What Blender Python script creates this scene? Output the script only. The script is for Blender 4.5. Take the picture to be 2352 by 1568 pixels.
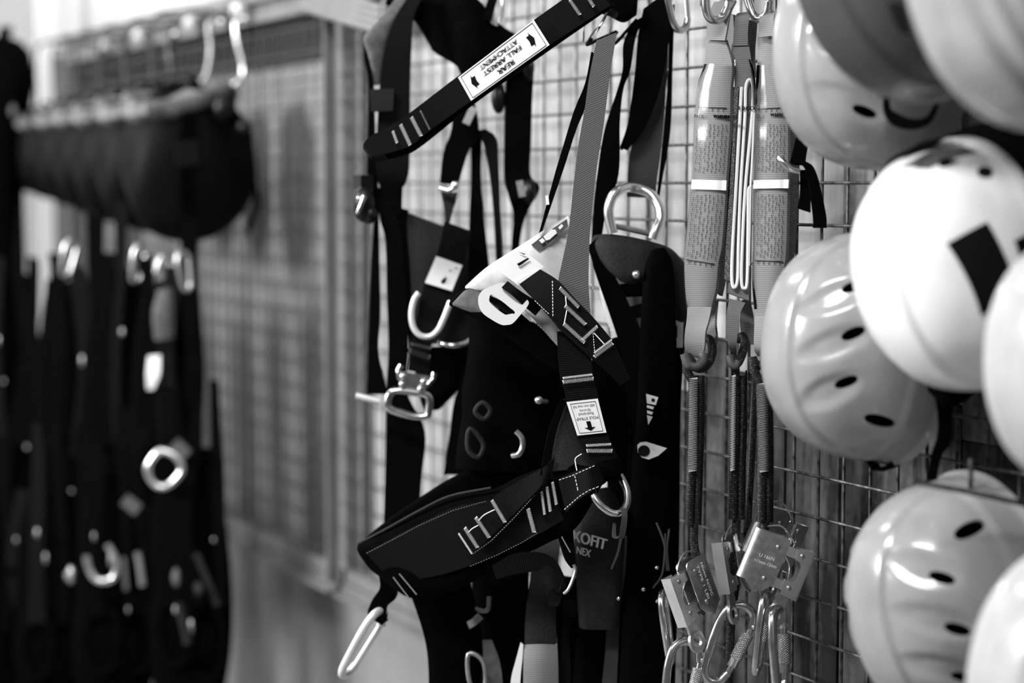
import bpy, bmesh, math, random
from mathutils import Vector, Matrix, noise
for o in list(bpy.data.objects): bpy.data.objects.remove(o)
S = bpy.context.scene
COL = S.collection
# ------------------------------------------------------------------ camera
FP = 4500.0                                   # focal length in pixels of the 2352 x 1568 frame
PITCH = math.atan(364 / FP)
YAW = math.radians(27.26)                     # angle between the view and the wall
CAM = Vector((0, 0, 1.6))
H = Vector((-math.cos(YAW), math.sin(YAW), 0))
RT = Vector((math.sin(YAW), math.cos(YAW), 0))
FW = (H * math.cos(PITCH) - Vector((0, 0, 1)) * math.sin(PITCH)).normalized()
UP = RT.cross(FW)
cd = bpy.data.cameras.new('camera'); cam = bpy.data.objects.new('camera', cd); COL.objects.link(cam)
m = Matrix((RT, UP, -FW)).transposed().to_4x4(); m.translation = CAM
cam.matrix_world = m
cd.sensor_width = 36; cd.sensor_fit = 'HORIZONTAL'; cd.lens = FP * 36 / 2352
cd.clip_start = .05
cd.dof.use_dof = True; cd.dof.focus_distance = 2.46; cd.dof.aperture_fstop = 2.0
S.camera = cam
# ------------------------------------------------------------------ world, lights, exposure
w = bpy.data.worlds.new('room_ambient'); S.world = w; w.use_nodes = True
w.node_tree.nodes['Background'].inputs[0].default_value = (1, 1, 1, 1)
w.node_tree.nodes['Background'].inputs[1].default_value = .06
S.view_settings.view_transform = 'Standard'; S.view_settings.look = 'None'
S.view_settings.gamma = 1; S.view_settings.use_curve_mapping = False
S.view_settings.exposure = 0.72
def area_light(name, loc, target, sx, sy, power):
    l = bpy.data.lights.new(name, 'AREA'); l.shape = 'RECTANGLE'; l.size = sx; l.size_y = sy; l.energy = power
    o = bpy.data.objects.new(name, l); COL.objects.link(o); o.location = loc
    o.rotation_euler = (Vector(target) - Vector(loc)).to_track_quat('-Z', 'Y').to_euler()
    return o
area_light('window_light', (-3.95, -2.4, 2.7), (-2.3, 1.3, 1.45), 1.2, 1.0, 185)
area_light('window_light', (-5.6, -2.2, 2.7), (-4.6, 1.4, 1.3), 1.2, 1.0, 5)
area_light('overhead_fill', (-1.2, -.35, 3.2), (-2.15, 1.15, 1.4), 1.2, .3, 42)  # added overhead front fill for camera-facing sides, no known lamp
area_light('overhead_fill', (-4.6, .35, 3.3), (-4.5, 1.0, 1.2), 1.2, .3, 14)  # added from above to brighten the bag tops

# ------------------------------------------------------------------ helpers
def PZ(x, y, Z): return CAM + FW * Z + RT * ((x - 1176) / FP * Z) + UP * ((784 - y) / FP * Z)
WY = 1.458                                    # the plane of the wire mesh
def PW(x, y, d=0.0):                          # point at distance d in front of the mesh
    r = PZ(x, y, 1) - CAM
    return CAM + r * ((WY - d) / r.y)
def DC(a, b, c): return RT * a + UP * b + FW * c          # a right, b up, c away
def frame(o, x, z):                           # local x and z axes -> matrix
    z = z.normalized(); x = (x - z * x.dot(z)).normalized(); y = z.cross(x)
    mm = Matrix((x, y, z)).transposed().to_4x4(); mm.translation = o
    return mm
MWI = {}                                      # inverse matrices of the rotated things
WL = {}                                       # world location of every built object
def tag(o, label=None, cat=None, group=None, kind=None):
    if label: o['label'] = label
    if cat: o['category'] = cat
    if group: o['group'] = group
    if kind: o['kind'] = kind
    return o
def thing(name, label, cat, loc=(0, 0, 0), group=None, mw=None):
    o = bpy.data.objects.new(name, None); o.empty_display_size = .02; COL.objects.link(o)
    o.location = loc; WL[o] = Vector(loc)
    if mw is not None: o.matrix_world = mw; WL[o] = Vector((0, 0, 0)); MWI[o] = mw.inverted()
    return tag(o, label, cat, group)
class MB:
    def __init__(s): s.v = []; s.f = []; s.uv = {}
    def add(s, vs, fs, uvs=None):
        n = len(s.v); s.v += [Vector(p) for p in vs]
        for f in fs: s.f.append(tuple(i + n for i in f))
        if uvs:
            for i, u in enumerate(uvs): s.uv[n + i] = u
        return s
    def build(s, name, mt, parent=None, smooth=True, local=False, sharp=None):
        c = Vector((0, 0, 0))
        if not local and parent in MWI: s.v = [MWI[parent] @ p for p in s.v]; local = True
        if not local:
            lo = [min(p[i] for p in s.v) for i in range(3)]; hi = [max(p[i] for p in s.v) for i in range(3)]
            c = Vector([(a + b) / 2 for a, b in zip(lo, hi)])
        me = bpy.data.meshes.new(name)
        me.from_pydata([p - c for p in s.v], [], s.f)
        if s.uv:
            ul = me.uv_layers.new(name='UVMap')
            for l in me.loops:
                ul.data[l.index].uv = s.uv.get(l.vertex_index, (0, 0))
        me.materials.append(mt)
        bm = bmesh.new(); bm.from_mesh(me); bmesh.ops.recalc_face_normals(bm, faces=bm.faces)
        for f in bm.faces: f.smooth = smooth
        if smooth:
            a = math.radians(sharp or 40)
            for e in bm.edges:
                if len(e.link_faces) == 2 and e.calc_face_angle(0) > a: e.smooth = False
        bm.to_mesh(me); bm.free()
        o = bpy.data.objects.new(name, me); COL.objects.link(o)
        if parent is not None:
            o.parent = parent
            if not local: o.location = c - WL[parent]
        elif not local: o.location = c
        WL[o] = c if not local else Vector((0, 0, 0))
        if parent is not None and ('stitching' in name or 'letter' in name or 'printed' in name): o['kind'] = 'stuff'
        return o
    # -------------------------------------------------- shapes
    def box(s, c, sx, sy, sz, M=None):
        vs = [Vector((x * sx / 2, y * sy / 2, z * sz / 2)) for x in (-1, 1) for y in (-1, 1) for z in (-1, 1)]
        vs = [(M @ p if M else p) + Vector(c) for p in vs]
        return s.add(vs, [(0, 1, 3, 2), (4, 6, 7, 5), (0, 4, 5, 1), (2, 3, 7, 6), (0, 2, 6, 4), (1, 5, 7, 3)])
    def bar(s, a, b, wx, wy, side=Vector((0, 0, 1))):
        a = Vector(a); b = Vector(b); t = (b - a).normalized()
        x = side - t * side.dot(t)
        x = (x.normalized() if x.length > 1e-5 else t.orthogonal().normalized()); y = t.cross(x)
        vs = []
        for p in (a, b):
            for (i, j) in ((-1, -1), (1, -1), (1, 1), (-1, 1)): vs.append(p + x * i * wx / 2 + y * j * wy / 2)
        return s.add(vs, [(3, 2, 1, 0), (4, 5, 6, 7), (0, 1, 5, 4), (1, 2, 6, 5), (2, 3, 7, 6), (3, 0, 4, 7)])
    def tube(s, pts, r, seg=10, closed=False, caps=True):
        pts = [Vector(p) for p in pts]; n = len(pts)
        rs = r if isinstance(r, (list, tuple)) else [r] * n
        tan = []
        for i in range(n):
            a = pts[(i - 1) % n] if (closed or i > 0) else pts[i]
            b = pts[(i + 1) % n] if (closed or i < n - 1) else pts[i]
            tan.append((b - a).normalized())
        x = tan[0].orthogonal().normalized(); vs = []; uv = []; L = 0
        fr = []
        for i in range(n):
            if i: x = tan[i - 1].rotation_difference(tan[i]) @ x; L += (pts[i] - pts[i - 1]).length
            x = (x - tan[i] * x.dot(tan[i])).normalized(); fr.append(x.copy())
            y = tan[i].cross(x)
            for k in range(seg):
                a = 2 * math.pi * k / seg
                vs.append(pts[i] + (x * math.cos(a) + y * math.sin(a)) * rs[i]); uv.append((2 * min(k, seg - k) / seg, L))
        off = 0
        if closed:                            # seam twist
            xe = tan[-1].rotation_difference(tan[0]) @ fr[-1]
            ang = math.atan2(xe.dot(tan[0].cross(fr[0])), xe.dot(fr[0])); off = round(ang / (2 * math.pi) * seg)
        fs = []
        for i in range(n if closed else n - 1):
            j = (i + 1) % n; o2 = off if (closed and i == n - 1) else 0
            for k in range(seg):
                k2 = (k + 1) % seg
                fs.append((i * seg + k, i * seg + k2, j * seg + (k2 + o2) % seg, j * seg + (k + o2) % seg))
        if caps and not closed:
            fs.append(tuple(range(seg - 1, -1, -1))); fs.append(tuple((n - 1) * seg + k for k in range(seg)))
        return s.add(vs, fs, uv)
    def ribbon(s, st, n=8, sub=6, th=.002, puff=False, bulge=0.0, closed=False, flip=False):
        A = []; B = []
        for q in st:
            if len(q) == 5: A.append(PZ(q[0], q[1], q[4])); B.append(PZ(q[2], q[3], q[4]))
            elif len(q) == 6: A.append(PZ(q[0], q[1], q[4])); B.append(PZ(q[2], q[3], q[5]))
            else: A.append(Vector(q[0])); B.append(Vector(q[1]))
        return s.ribbon3(A, B, n, sub, th, puff, bulge, closed, flip)
    def ribbon3(s, A, B, n=8, sub=6, th=.002, puff=False, bulge=0.0, closed=False, flip=False):
        A = crom(A, sub, closed); B = crom(B, sub, closed); m_ = len(A)
        vs = []; uv = []; L = 0; sg = 0
        N = []
        for i in range(m_):
            j0 = (i - 1) % m_ if (closed or i) else 0; j1 = (i + 1) % m_ if (closed or i < m_ - 1) else i
            T = ((A[j1] + B[j1]) - (A[j0] + B[j0])).normalized(); E = B[i] - A[i]
            q = E.cross(T)
            if q.length < 1e-9: q = N[-1] if N else -FW
            q.normalize()
            if not sg: sg = 1 if q.dot(CAM - A[i]) > 0 else -1
            N.append(q * sg)
        if flip: N = [-q for q in N]
        for i in range(m_):
            if i: L += ((A[i] + B[i]) / 2 - (A[i - 1] + B[i - 1]) / 2).length
            wd = (B[i] - A[i]).length
            for side in (0, 1):
                for k in range(n + 1):
                    t = k / n; e = 2 * t - 1
                    pr = max(0, 1 - abs(e) ** 3) ** .5 if puff else 1
                    p = A[i].lerp(B[i], t) + N[i] * (bulge * (1 - e * e))
                    p += N[i] * (th * pr * (.5 if side == 0 else -.5) if puff else (0 if side == 0 else -th))
                    vs.append(p); uv.append((t * wd, L))
        W = n + 1; fs = []
        for i in range(m_ if closed else m_ - 1):
            j = (i + 1) % m_; a = i * 2 * W; b = j * 2 * W
            for k in range(n):
                fs.append((a + k, a + k + 1, b + k + 1, b + k)); fs.append((a + W + k + 1, a + W + k, b + W + k, b + W + k + 1))
            if not puff:
                fs.append((a, b, b + W, a + W)); fs.append((a + n, a + W + n, b + W + n, b + n))
            else:
                fs.append((a, b, b + W, a + W)); fs.append((a + n, a + W + n, b + W + n, b + n))
        if not closed:
            for i, r in ((0, 0), (m_ - 1, 1)):
                a = i * 2 * W
                for k in range(n):
                    q = (a + k, a + W + k, a + W + k + 1, a + k + 1); fs.append(q if not r else q[::-1])
        return s.add(vs, fs, uv)
    def ball(s, c, r, sc=(1, 1, 1), nu=14, nv=9, M=None):
        vs = []; fs = []; c = Vector(c)
        for j in range(nv + 1):
            t = math.pi * j / nv
            for i in range(nu):
                a = 2 * math.pi * i / nu
                p = Vector((math.sin(t) * math.cos(a) * sc[0], math.sin(t) * math.sin(a) * sc[1], math.cos(t) * sc[2])) * r
                vs.append((M @ p if M else p) + c)
        for j in range(nv):
            for i in range(nu):
                i2 = (i + 1) % nu; fs.append((j * nu + i, (j + 1) * nu + i, (j + 1) * nu + i2, j * nu + i2))
        return s.add(vs, fs)
    def prism(s, poly, z0, z1, M=None, holes=None):
        """extrude a 2-D outline (with optional one hole of equal count) in local xy, transformed by M"""
        n = len(poly); T = (lambda p: M @ Vector(p)) if M else (lambda p: Vector(p))
        vs = [T((x, y, z)) for z in (z0, z1) for x, y in poly]; fs = []
        for i in range(n): j = (i + 1) % n; fs.append((i, j, n + j, n + i))
        if holes is None:
            fs.append(tuple(range(n - 1, -1, -1))); fs.append(tuple(range(n, 2 * n)))
        else:
            vs += [T((x, y, z)) for z in (z0, z1) for x, y in holes]
            for i in range(n):
                j = (i + 1) % n
                fs.append((2 * n + j, 2 * n + i, 3 * n + i, 3 * n + j))
                fs.append((j, i, 2 * n + i, 2 * n + j)); fs.append((n + i, n + j, 3 * n + j, 3 * n + i))
        return s.add(vs, fs)
def crom(P, sub, closed=False):
    P = [Vector(p) for p in P]; n = len(P)
    if n < 3 and not closed:
        return [P[0].lerp(P[-1], i / max(1, sub)) for i in range(sub + 1)] if n == 2 else P
    out = []
    for i in range(n if closed else n - 1):
        p1 = P[i]; p2 = P[(i + 1) % n]
        p0 = P[(i - 1) % n] if (closed or i) else p1 * 2 - p2
        p3 = P[(i + 2) % n] if (closed or i < n - 2) else p2 * 2 - p1
        for k in range(sub):
            t = k / sub
            out.append(.5 * (2 * p1 + (p2 - p0) * t + (2 * p0 - 5 * p1 + 4 * p2 - p3) * t * t + (3 * p1 - p0 - 3 * p2 + p3) * t ** 3))
    if not closed: out.append(P[-1].copy())
    return out
def px(*pts): return [PZ(*p) for p in pts]
def copy_tree(o, parent=None):
    c = o.copy(); COL.objects.link(c); c.parent = parent
    for ch in list(o.children): copy_tree(ch, c)
    return c
# ------------------------------------------------------------------ materials
def g(v): return (v, v, v, 1)
MT = {}
def mat(name, base, rough=.6, metal=0.0, spec=.5, coat=0.0):
    mt = bpy.data.materials.new(name); mt.use_nodes = True
    b = mt.node_tree.nodes['Principled BSDF']
    b.inputs['Base Color'].default_value = g(base); b.inputs['Roughness'].default_value = rough
    b.inputs['Metallic'].default_value = metal; b.inputs['Specular IOR Level'].default_value = spec
    b.inputs['Coat Weight'].default_value = coat
    MT[name] = mt; return mt, mt.node_tree, b
def noise_mat(name, lo, hi, scale, rough=.6, metal=0.0, spec=.5, bump=0.0, stretch=(1, 1, 1), detail=5, coat=0.0, coords='Object', p0=.35, p1=.65):
    mt, nt, b = mat(name, lo, rough, metal, spec, coat)
    tc = nt.nodes.new('ShaderNodeTexCoord'); mp = nt.nodes.new('ShaderNodeMapping'); mp.inputs['Scale'].default_value = stretch
    nz = nt.nodes.new('ShaderNodeTexNoise'); nz.inputs['Scale'].default_value = scale; nz.inputs['Detail'].default_value = detail
    cr = nt.nodes.new('ShaderNodeValToRGB'); cr.color_ramp.elements[0].color = g(lo); cr.color_ramp.elements[1].color = g(hi)
    cr.color_ramp.elements[0].position = p0; cr.color_ramp.elements[1].position = p1
    k = nt.links.new
    k(tc.outputs[coords], mp.inputs['Vector']); k(mp.outputs[0], nz.inputs['Vector']); k(nz.outputs['Fac'], cr.inputs['Fac'])
    k(cr.outputs[0], b.inputs['Base Color'])
    if bump:
        bp = nt.nodes.new('ShaderNodeBump'); bp.inputs['Strength'].default_value = bump; bp.inputs['Distance'].default_value = .002
        k(nz.outputs['Fac'], bp.inputs['Height']); k(bp.outputs[0], b.inputs['Normal'])
    return mt
def web_mat(name, lo, hi, period=.0024, rough=.75, spec=.25, bump=.6, diag=0.0):
    """woven webbing: fine ribs across the length, from the UV map in metres"""
    mt, nt, b = mat(name, lo, rough, 0, spec)
    tc = nt.nodes.new('ShaderNodeTexCoord'); mp = nt.nodes.new('ShaderNodeMapping'); mp.inputs['Rotation'].default_value = (0, 0, diag)
    wv = nt.nodes.new('ShaderNodeTexWave'); wv.bands_direction = 'Y'; wv.inputs['Scale'].default_value = 2 * math.pi / (20 * period)
    wv.inputs['Distortion'].default_value = .6; wv.inputs['Detail'].default_value = 1; wv.inputs['Detail Scale'].default_value = 2
    cr = nt.nodes.new('ShaderNodeValToRGB'); cr.color_ramp.elements[0].color = g(lo); cr.color_ramp.elements[1].color = g(hi)
    bp = nt.nodes.new('ShaderNodeBump'); bp.inputs['Strength'].default_value = bump; bp.inputs['Distance'].default_value = .0007
    k = nt.links.new
    k(tc.outputs['UV'], mp.inputs['Vector']); k(mp.outputs[0], wv.inputs['Vector']); k(wv.outputs['Fac'], cr.inputs['Fac'])
    k(cr.outputs[0], b.inputs['Base Color']); k(wv.outputs['Fac'], bp.inputs['Height']); k(bp.outputs[0], b.inputs['Normal'])
    return mt
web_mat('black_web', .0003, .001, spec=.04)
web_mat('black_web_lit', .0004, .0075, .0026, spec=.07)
web_mat('grey_web', .065, .115, .003, diag=.3)
web_mat('pack_web', .15, .20, .0026, .6, bump=.35)
web_mat('midgrey_web', .02, .06, .0025)
noise_mat('black_pad', .0002, .0007, 60, .85, spec=.03, bump=.3)
noise_mat('charcoal_fabric', .007, .013, 250, .7, spec=.25, bump=.3)
noise_mat('lightgrey_pad', .5, .62, 60, .7, spec=.3, bump=.15)
noise_mat('grey_pad', .06, .10, 80, .7, spec=.3, bump=.2)
noise_mat('black_nylon', .0004, .001, 30, .6, spec=.12, bump=.4)
noise_mat('highlight_nylon', .06, .22, 18, .5, spec=.4, bump=.4)
mat('black_plastic', .0015, .4, 0, .25)
mat('dark_void', .001, .9, 0, 0)
mat('white_print', .9, .55)
mat('white_thread', .88, .7)
mat('grey_thread', .22, .7)
mat('black_thread', .004, .7)
mat('ink', .002, .7, 0, .1)
noise_mat('steel', .55, .72, 90, .22, 1.0, bump=.02)
noise_mat('pale_steel', .75, .85, 30, .35, .35)
noise_mat('bright_steel', .75, .88, 60, .3, 1.0)
noise_mat('brushed_steel', .42, .6, 120, .38, 1.0, bump=.05, stretch=(1, 1, 6))
noise_mat('dull_metal', .28, .45, 40, .45, .9, bump=.08)
noise_mat('wire_metal', .03, .16, 70, .45, .8, bump=.15)
noise_mat('painted_steel', .13, .18, 8, .5)
noise_mat('plaster', .17, .24, 3, .85, bump=.1)
noise_mat('upper_plaster', .5, .58, 3, .85, bump=.1)
noise_mat('concrete_floor', .16, .26, 5, .7, bump=.1)
# ------------------------------------------------------------------ the setting
WOODY = WY + .05
def wood(name, lo, hi, e0=.42, e1=.72):
    mt, nt, b = mat(name, lo, .75, 0, .3)
    tc = nt.nodes.new('ShaderNodeTexCoord'); oi = nt.nodes.new('ShaderNodeObjectInfo')
    ad = nt.nodes.new('ShaderNodeVectorMath'); ad.operation = 'ADD'
    sc = nt.nodes.new('ShaderNodeVectorMath'); sc.operation = 'SCALE'; sc.inputs['Scale'].default_value = 37
    cb = nt.nodes.new('ShaderNodeCombineXYZ')
    k = nt.links.new
    for i in range(3): k(oi.outputs['Random'], cb.inputs[i])
    k(cb.outputs[0], sc.inputs[0]); k(tc.outputs['Object'], ad.inputs[0]); k(sc.outputs[0], ad.inputs[1])
    outs = []
    for s_, st, de in ((9, (3.0, 1, .45), 6), (5, (1.6, 1, .5), 3), (60, (1, 1, .8), 4)):
        mp = nt.nodes.new('ShaderNodeMapping'); mp.inputs['Scale'].default_value = st
        nz = nt.nodes.new('ShaderNodeTexNoise'); nz.inputs['Scale'].default_value = s_; nz.inputs['Detail'].default_value = de
        nz.inputs['Distortion'].default_value = .6
        k(ad.outputs[0], mp.inputs[0]); k(mp.outputs[0], nz.inputs['Vector']); outs.append(nz)
    mx = nt.nodes.new('ShaderNodeMath'); mx.operation = 'MULTIPLY_ADD'; mx.inputs[1].default_value = .55
    k(outs[0].outputs['Fac'], mx.inputs[0])
    m2 = nt.nodes.new('ShaderNodeMath'); m2.operation = 'MULTIPLY'; m2.inputs[1].default_value = .45
    k(outs[1].outputs['Fac'], m2.inputs[0]); k(m2.outputs[0], mx.inputs[2])
    m3 = nt.nodes.new('ShaderNodeMath'); m3.operation = 'MULTIPLY_ADD'; m3.inputs[1].default_value = .16
    k(outs[2].outputs['Fac'], m3.inputs[0]); k(mx.outputs[0], m3.inputs[2])
    cr = nt.nodes.new('ShaderNodeValToRGB')
    cr.color_ramp.elements[0].position = e0; cr.color_ramp.elements[1].position = e1
    cr.color_ramp.elements[0].color = g(lo); cr.color_ramp.elements[1].color = g(hi)
    k(m3.outputs[0], cr.inputs['Fac']); k(cr.outputs[0], b.inputs['Base Color'])
    bp = nt.nodes.new('ShaderNodeBump'); bp.inputs['Strength'].default_value = .3; bp.inputs['Distance'].default_value = .003
    k(m3.outputs[0], bp.inputs['Height']); k(bp.outputs[0], b.inputs['Normal'])
    return mt
wood('weathered_wood', .22, .44)
X0, X1 = -6.05, .35
PZ0, PZ1 = 0.81, 1.965
def xat(pxx): return PW(pxx, 420).x
def struct(o): o['kind'] = 'structure'; return o
b = MB(); b.box(((X0 + X1) / 2, WOODY + .11, 1.6), X1 - X0, .12, 3.2)
wall = struct(b.build('wall_back', MT['upper_plaster'], None, False))
b = MB(); b.box(((X0 + X1) / 2, WOODY + .035, .4), X1 - X0, .05, .72)
struct(b.build('wall_lower', MT['plaster'], None, False))
wood('panel_wood', .15, .24); wood('dark_wood', .006, .10, .5, .68); wood('grey_wood', .05, .3, .48, .68)
rnd = random.Random(4); pw = .118; x = X0 + .02; PM = {}
def board(x, z0, z1, mname):
    key = (mname, round(z1 - z0, 2))
    if key not in PM:
        b = MB(); b.box((0, 0, 0), pw - .004, .022, key[1]); pl = b.build('plank', MT[mname], wall, False, local=True); PM[key] = pl.data
        bv = bmesh.new(); bv.from_mesh(pl.data); bmesh.ops.bevel(bv, geom=bv.edges[:], offset=.002, segments=1); bv.to_mesh(pl.data); bv.free()
    else:
        pl = bpy.data.objects.new('plank', PM[key]); COL.objects.link(pl); pl.parent = wall
    pl.location = Vector((x + pw / 2, WOODY + .014 + rnd.uniform(-.003, .003), (z0 + z1) / 2)) - wall.location
i = 0
while x < X1 - .1:
    if x + pw < xat(1330): board(x, .77, 2.03, 'weathered_wood' if x > xat(770) else 'panel_wood')
    else:
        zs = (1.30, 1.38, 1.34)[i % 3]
        board(x, .77, zs - .002, 'grey_wood' if (i % 5 in (2, 3) and x > xat(1860)) else 'dark_wood'); board(x, zs + .002, 2.03, 'weathered_wood' if x < xat(1820) else 'grey_wood')  # lower boards mostly darker than the upper ones
    x += pw; i += 1
b = MB(); b.box((X0 / 2 + xat(760) / 2, WOODY - .004, PZ1 - .066), xat(760) - X0, .012, .085); mat('rail_shade', .012, .8, 0, .2); b.build('shade_strip', MT['rail_shade'], wall, False)  # dark strip stands for the shade under the top rail
b = MB(); b.box(((X0 - 1 + X1) / 2 , -1.0, -.03), X1 - X0 + 3, 5.6, .06)
struct(b.build('floor', MT['concrete_floor'], None, False))
# end wall with its window, at the far left
EX = X0 - .06
def end_rect(y0, y1, z0, z1, t=.1): return (EX - t / 2, (y0 + y1) / 2, (z0 + z1) / 2), t, y1 - y0, z1 - z0
wy0, wy1, wz0, wz1 = .55, 1.29, 2.06, 2.9
b = MB()
for (y0, y1, z0, z1) in ((-3.5, wy0, 0, 3.2), (wy1, WOODY + .17, 0, 3.2), (wy0, wy1, 0, wz0), (wy0, wy1, wz1, 3.2)):
    c, t, sy, sz = end_rect(y0, y1, z0, z1); b.box(c, t, sy, sz)
struct(b.build('wall_left', MT['upper_plaster'], None, False))
b = MB()
for (y0, y1, z0, z1) in ((wy0, wy0 + .05, wz0, wz1), (wy1 - .05, wy1, wz0, wz1), (wy0, wy1, wz0, wz0 + .05), (wy0, wy1, wz1 - .05, wz1), ((wy0 + wy1) / 2 - .02, (wy0 + wy1) / 2 + .02, wz0, wz1)):
    c, t, sy, sz = end_rect(y0, y1, z0, z1, .13); b.box(c, t, sy, sz)
mat('white_paint', .8, .4)
win = struct(b.build('window_1', MT['white_paint'], None, False))
mt, nt, bb = mat('daylight_glass', .9, .2); bb.inputs['Emission Color'].default_value = g(1); bb.inputs['Emission Strength'].default_value = 2.6
for (ya, yb) in ((wy0 + .05, (wy0 + wy1) / 2 - .02), ((wy0 + wy1) / 2 + .02, wy1 - .05)):
    b = MB(); c, t, sy, sz = end_rect(ya, yb, wz0 + .05, wz1 - .05, .01); b.box(c, t, sy, sz)
    b.build('window_pane', mt, win, False)
# ------------------------------------------------------------------ wire mesh panels
CELL = .0524
def xat(pxx): return PW(pxx, 420).x
def panel(x0, x1, z0, z1, label, left_post, wires_from):
    t = thing('wire_mesh_panel', label, 'mesh panel', ((x0 + x1) / 2, WY, z0), 'wire mesh panels on the wall')
    b = MB(); b.bar((x0, WY + .012, z0), (x1, WY + .012, z0), .06, .03, Vector((0, 0, 1))); b.bar((x0, WY - .008, z0 - .02), (x1, WY - .008, z0 - .02), .006, .03)
    b.build('bottom_rail', MT['painted_steel'], t, False)
    b = MB(); b.bar((x0, WY + .012, z1), (x1, WY + .012, z1), .045, .03); b.bar((x0, WY - .008, z1 + .02), (x1, WY - .008, z1 + .02), .006, .03)
    b.build('top_rail', MT['painted_steel'], t, False)
    b = MB(); b.bar((x0, WY + .012, z0), (x0, WY + .012, z1), .04, .03, Vector((1, 0, 0))); b.bar((x0 - .017, WY - .01, z0), (x0 - .017, WY - .01, z1), .006, .035, Vector((1, 0, 0)))
    b.build('upright_post', MT['painted_steel'], t, False)
    hm = None; z = 1.6 - CELL * int((1.6 - z0) / CELL)
    while z < z1:
        if hm is None:
            b = MB(); b.tube([(-(x1 - x0) / 2, 0, 0), (-(x1 - x0) / 6, 0, 0), ((x1 - x0) / 6, 0, 0), ((x1 - x0) / 2, 0, 0)], .0021, 8)
            o = b.build('horizontal_wire', MT['wire_metal'], t, local=True); hm = o.data
        else:
            o = bpy.data.objects.new('horizontal_wire', hm); COL.objects.link(o); o.parent = t
        o.location = Vector((0, -.002, z - z0)); z += CELL
    vm = None; xx = wires_from - CX * int((wires_from - x0) / CX)
    while xx < x1:
        if vm is None:
            b = MB(); b.tube([(0, 0, 0), (0, 0, (z1 - z0) / 2), (0, 0, z1 - z0)], .0021, 8)
            o = b.build('vertical_wire', MT['wire_metal'], t, local=True); vm = o.data
        else:
            o = bpy.data.objects.new('vertical_wire', vm); COL.objects.link(o); o.parent = t
        o.location = Vector((xx - (x0 + x1) / 2, .0025, 0)); xx += CX
    return t
CX = .0524
PZ0, PZ1 = 0.81, 1.965
XP = xat(782); XL = xat(150)
panel(XP, X1 - .02, PZ0, PZ1, 'large wire mesh panel behind the harnesses, lanyards and helmets', True, xat(1573))
panel(XL, XP - .03, PZ0, PZ1, 'blurred wire mesh panel at left beside the upright post', True, xat(700))
b = MB(); b.bar((XL - .06, WY - .02, .0), (XL - .06, WY - .02, 2.9), .075, .05, Vector((1, 0, 0)))
b.bar((XL - .03, WY - .035, .0), (XL - .03, WY - .035, 2.9), .02, .06, Vector((1, 0, 0)))
b.box((XL - .06, WY - .02, .01), .14, .12, .02)
tag(b.build('steel_column', MT['white_paint'], None, False), 'pale steel column at the left end of the wire mesh', 'column')
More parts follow.
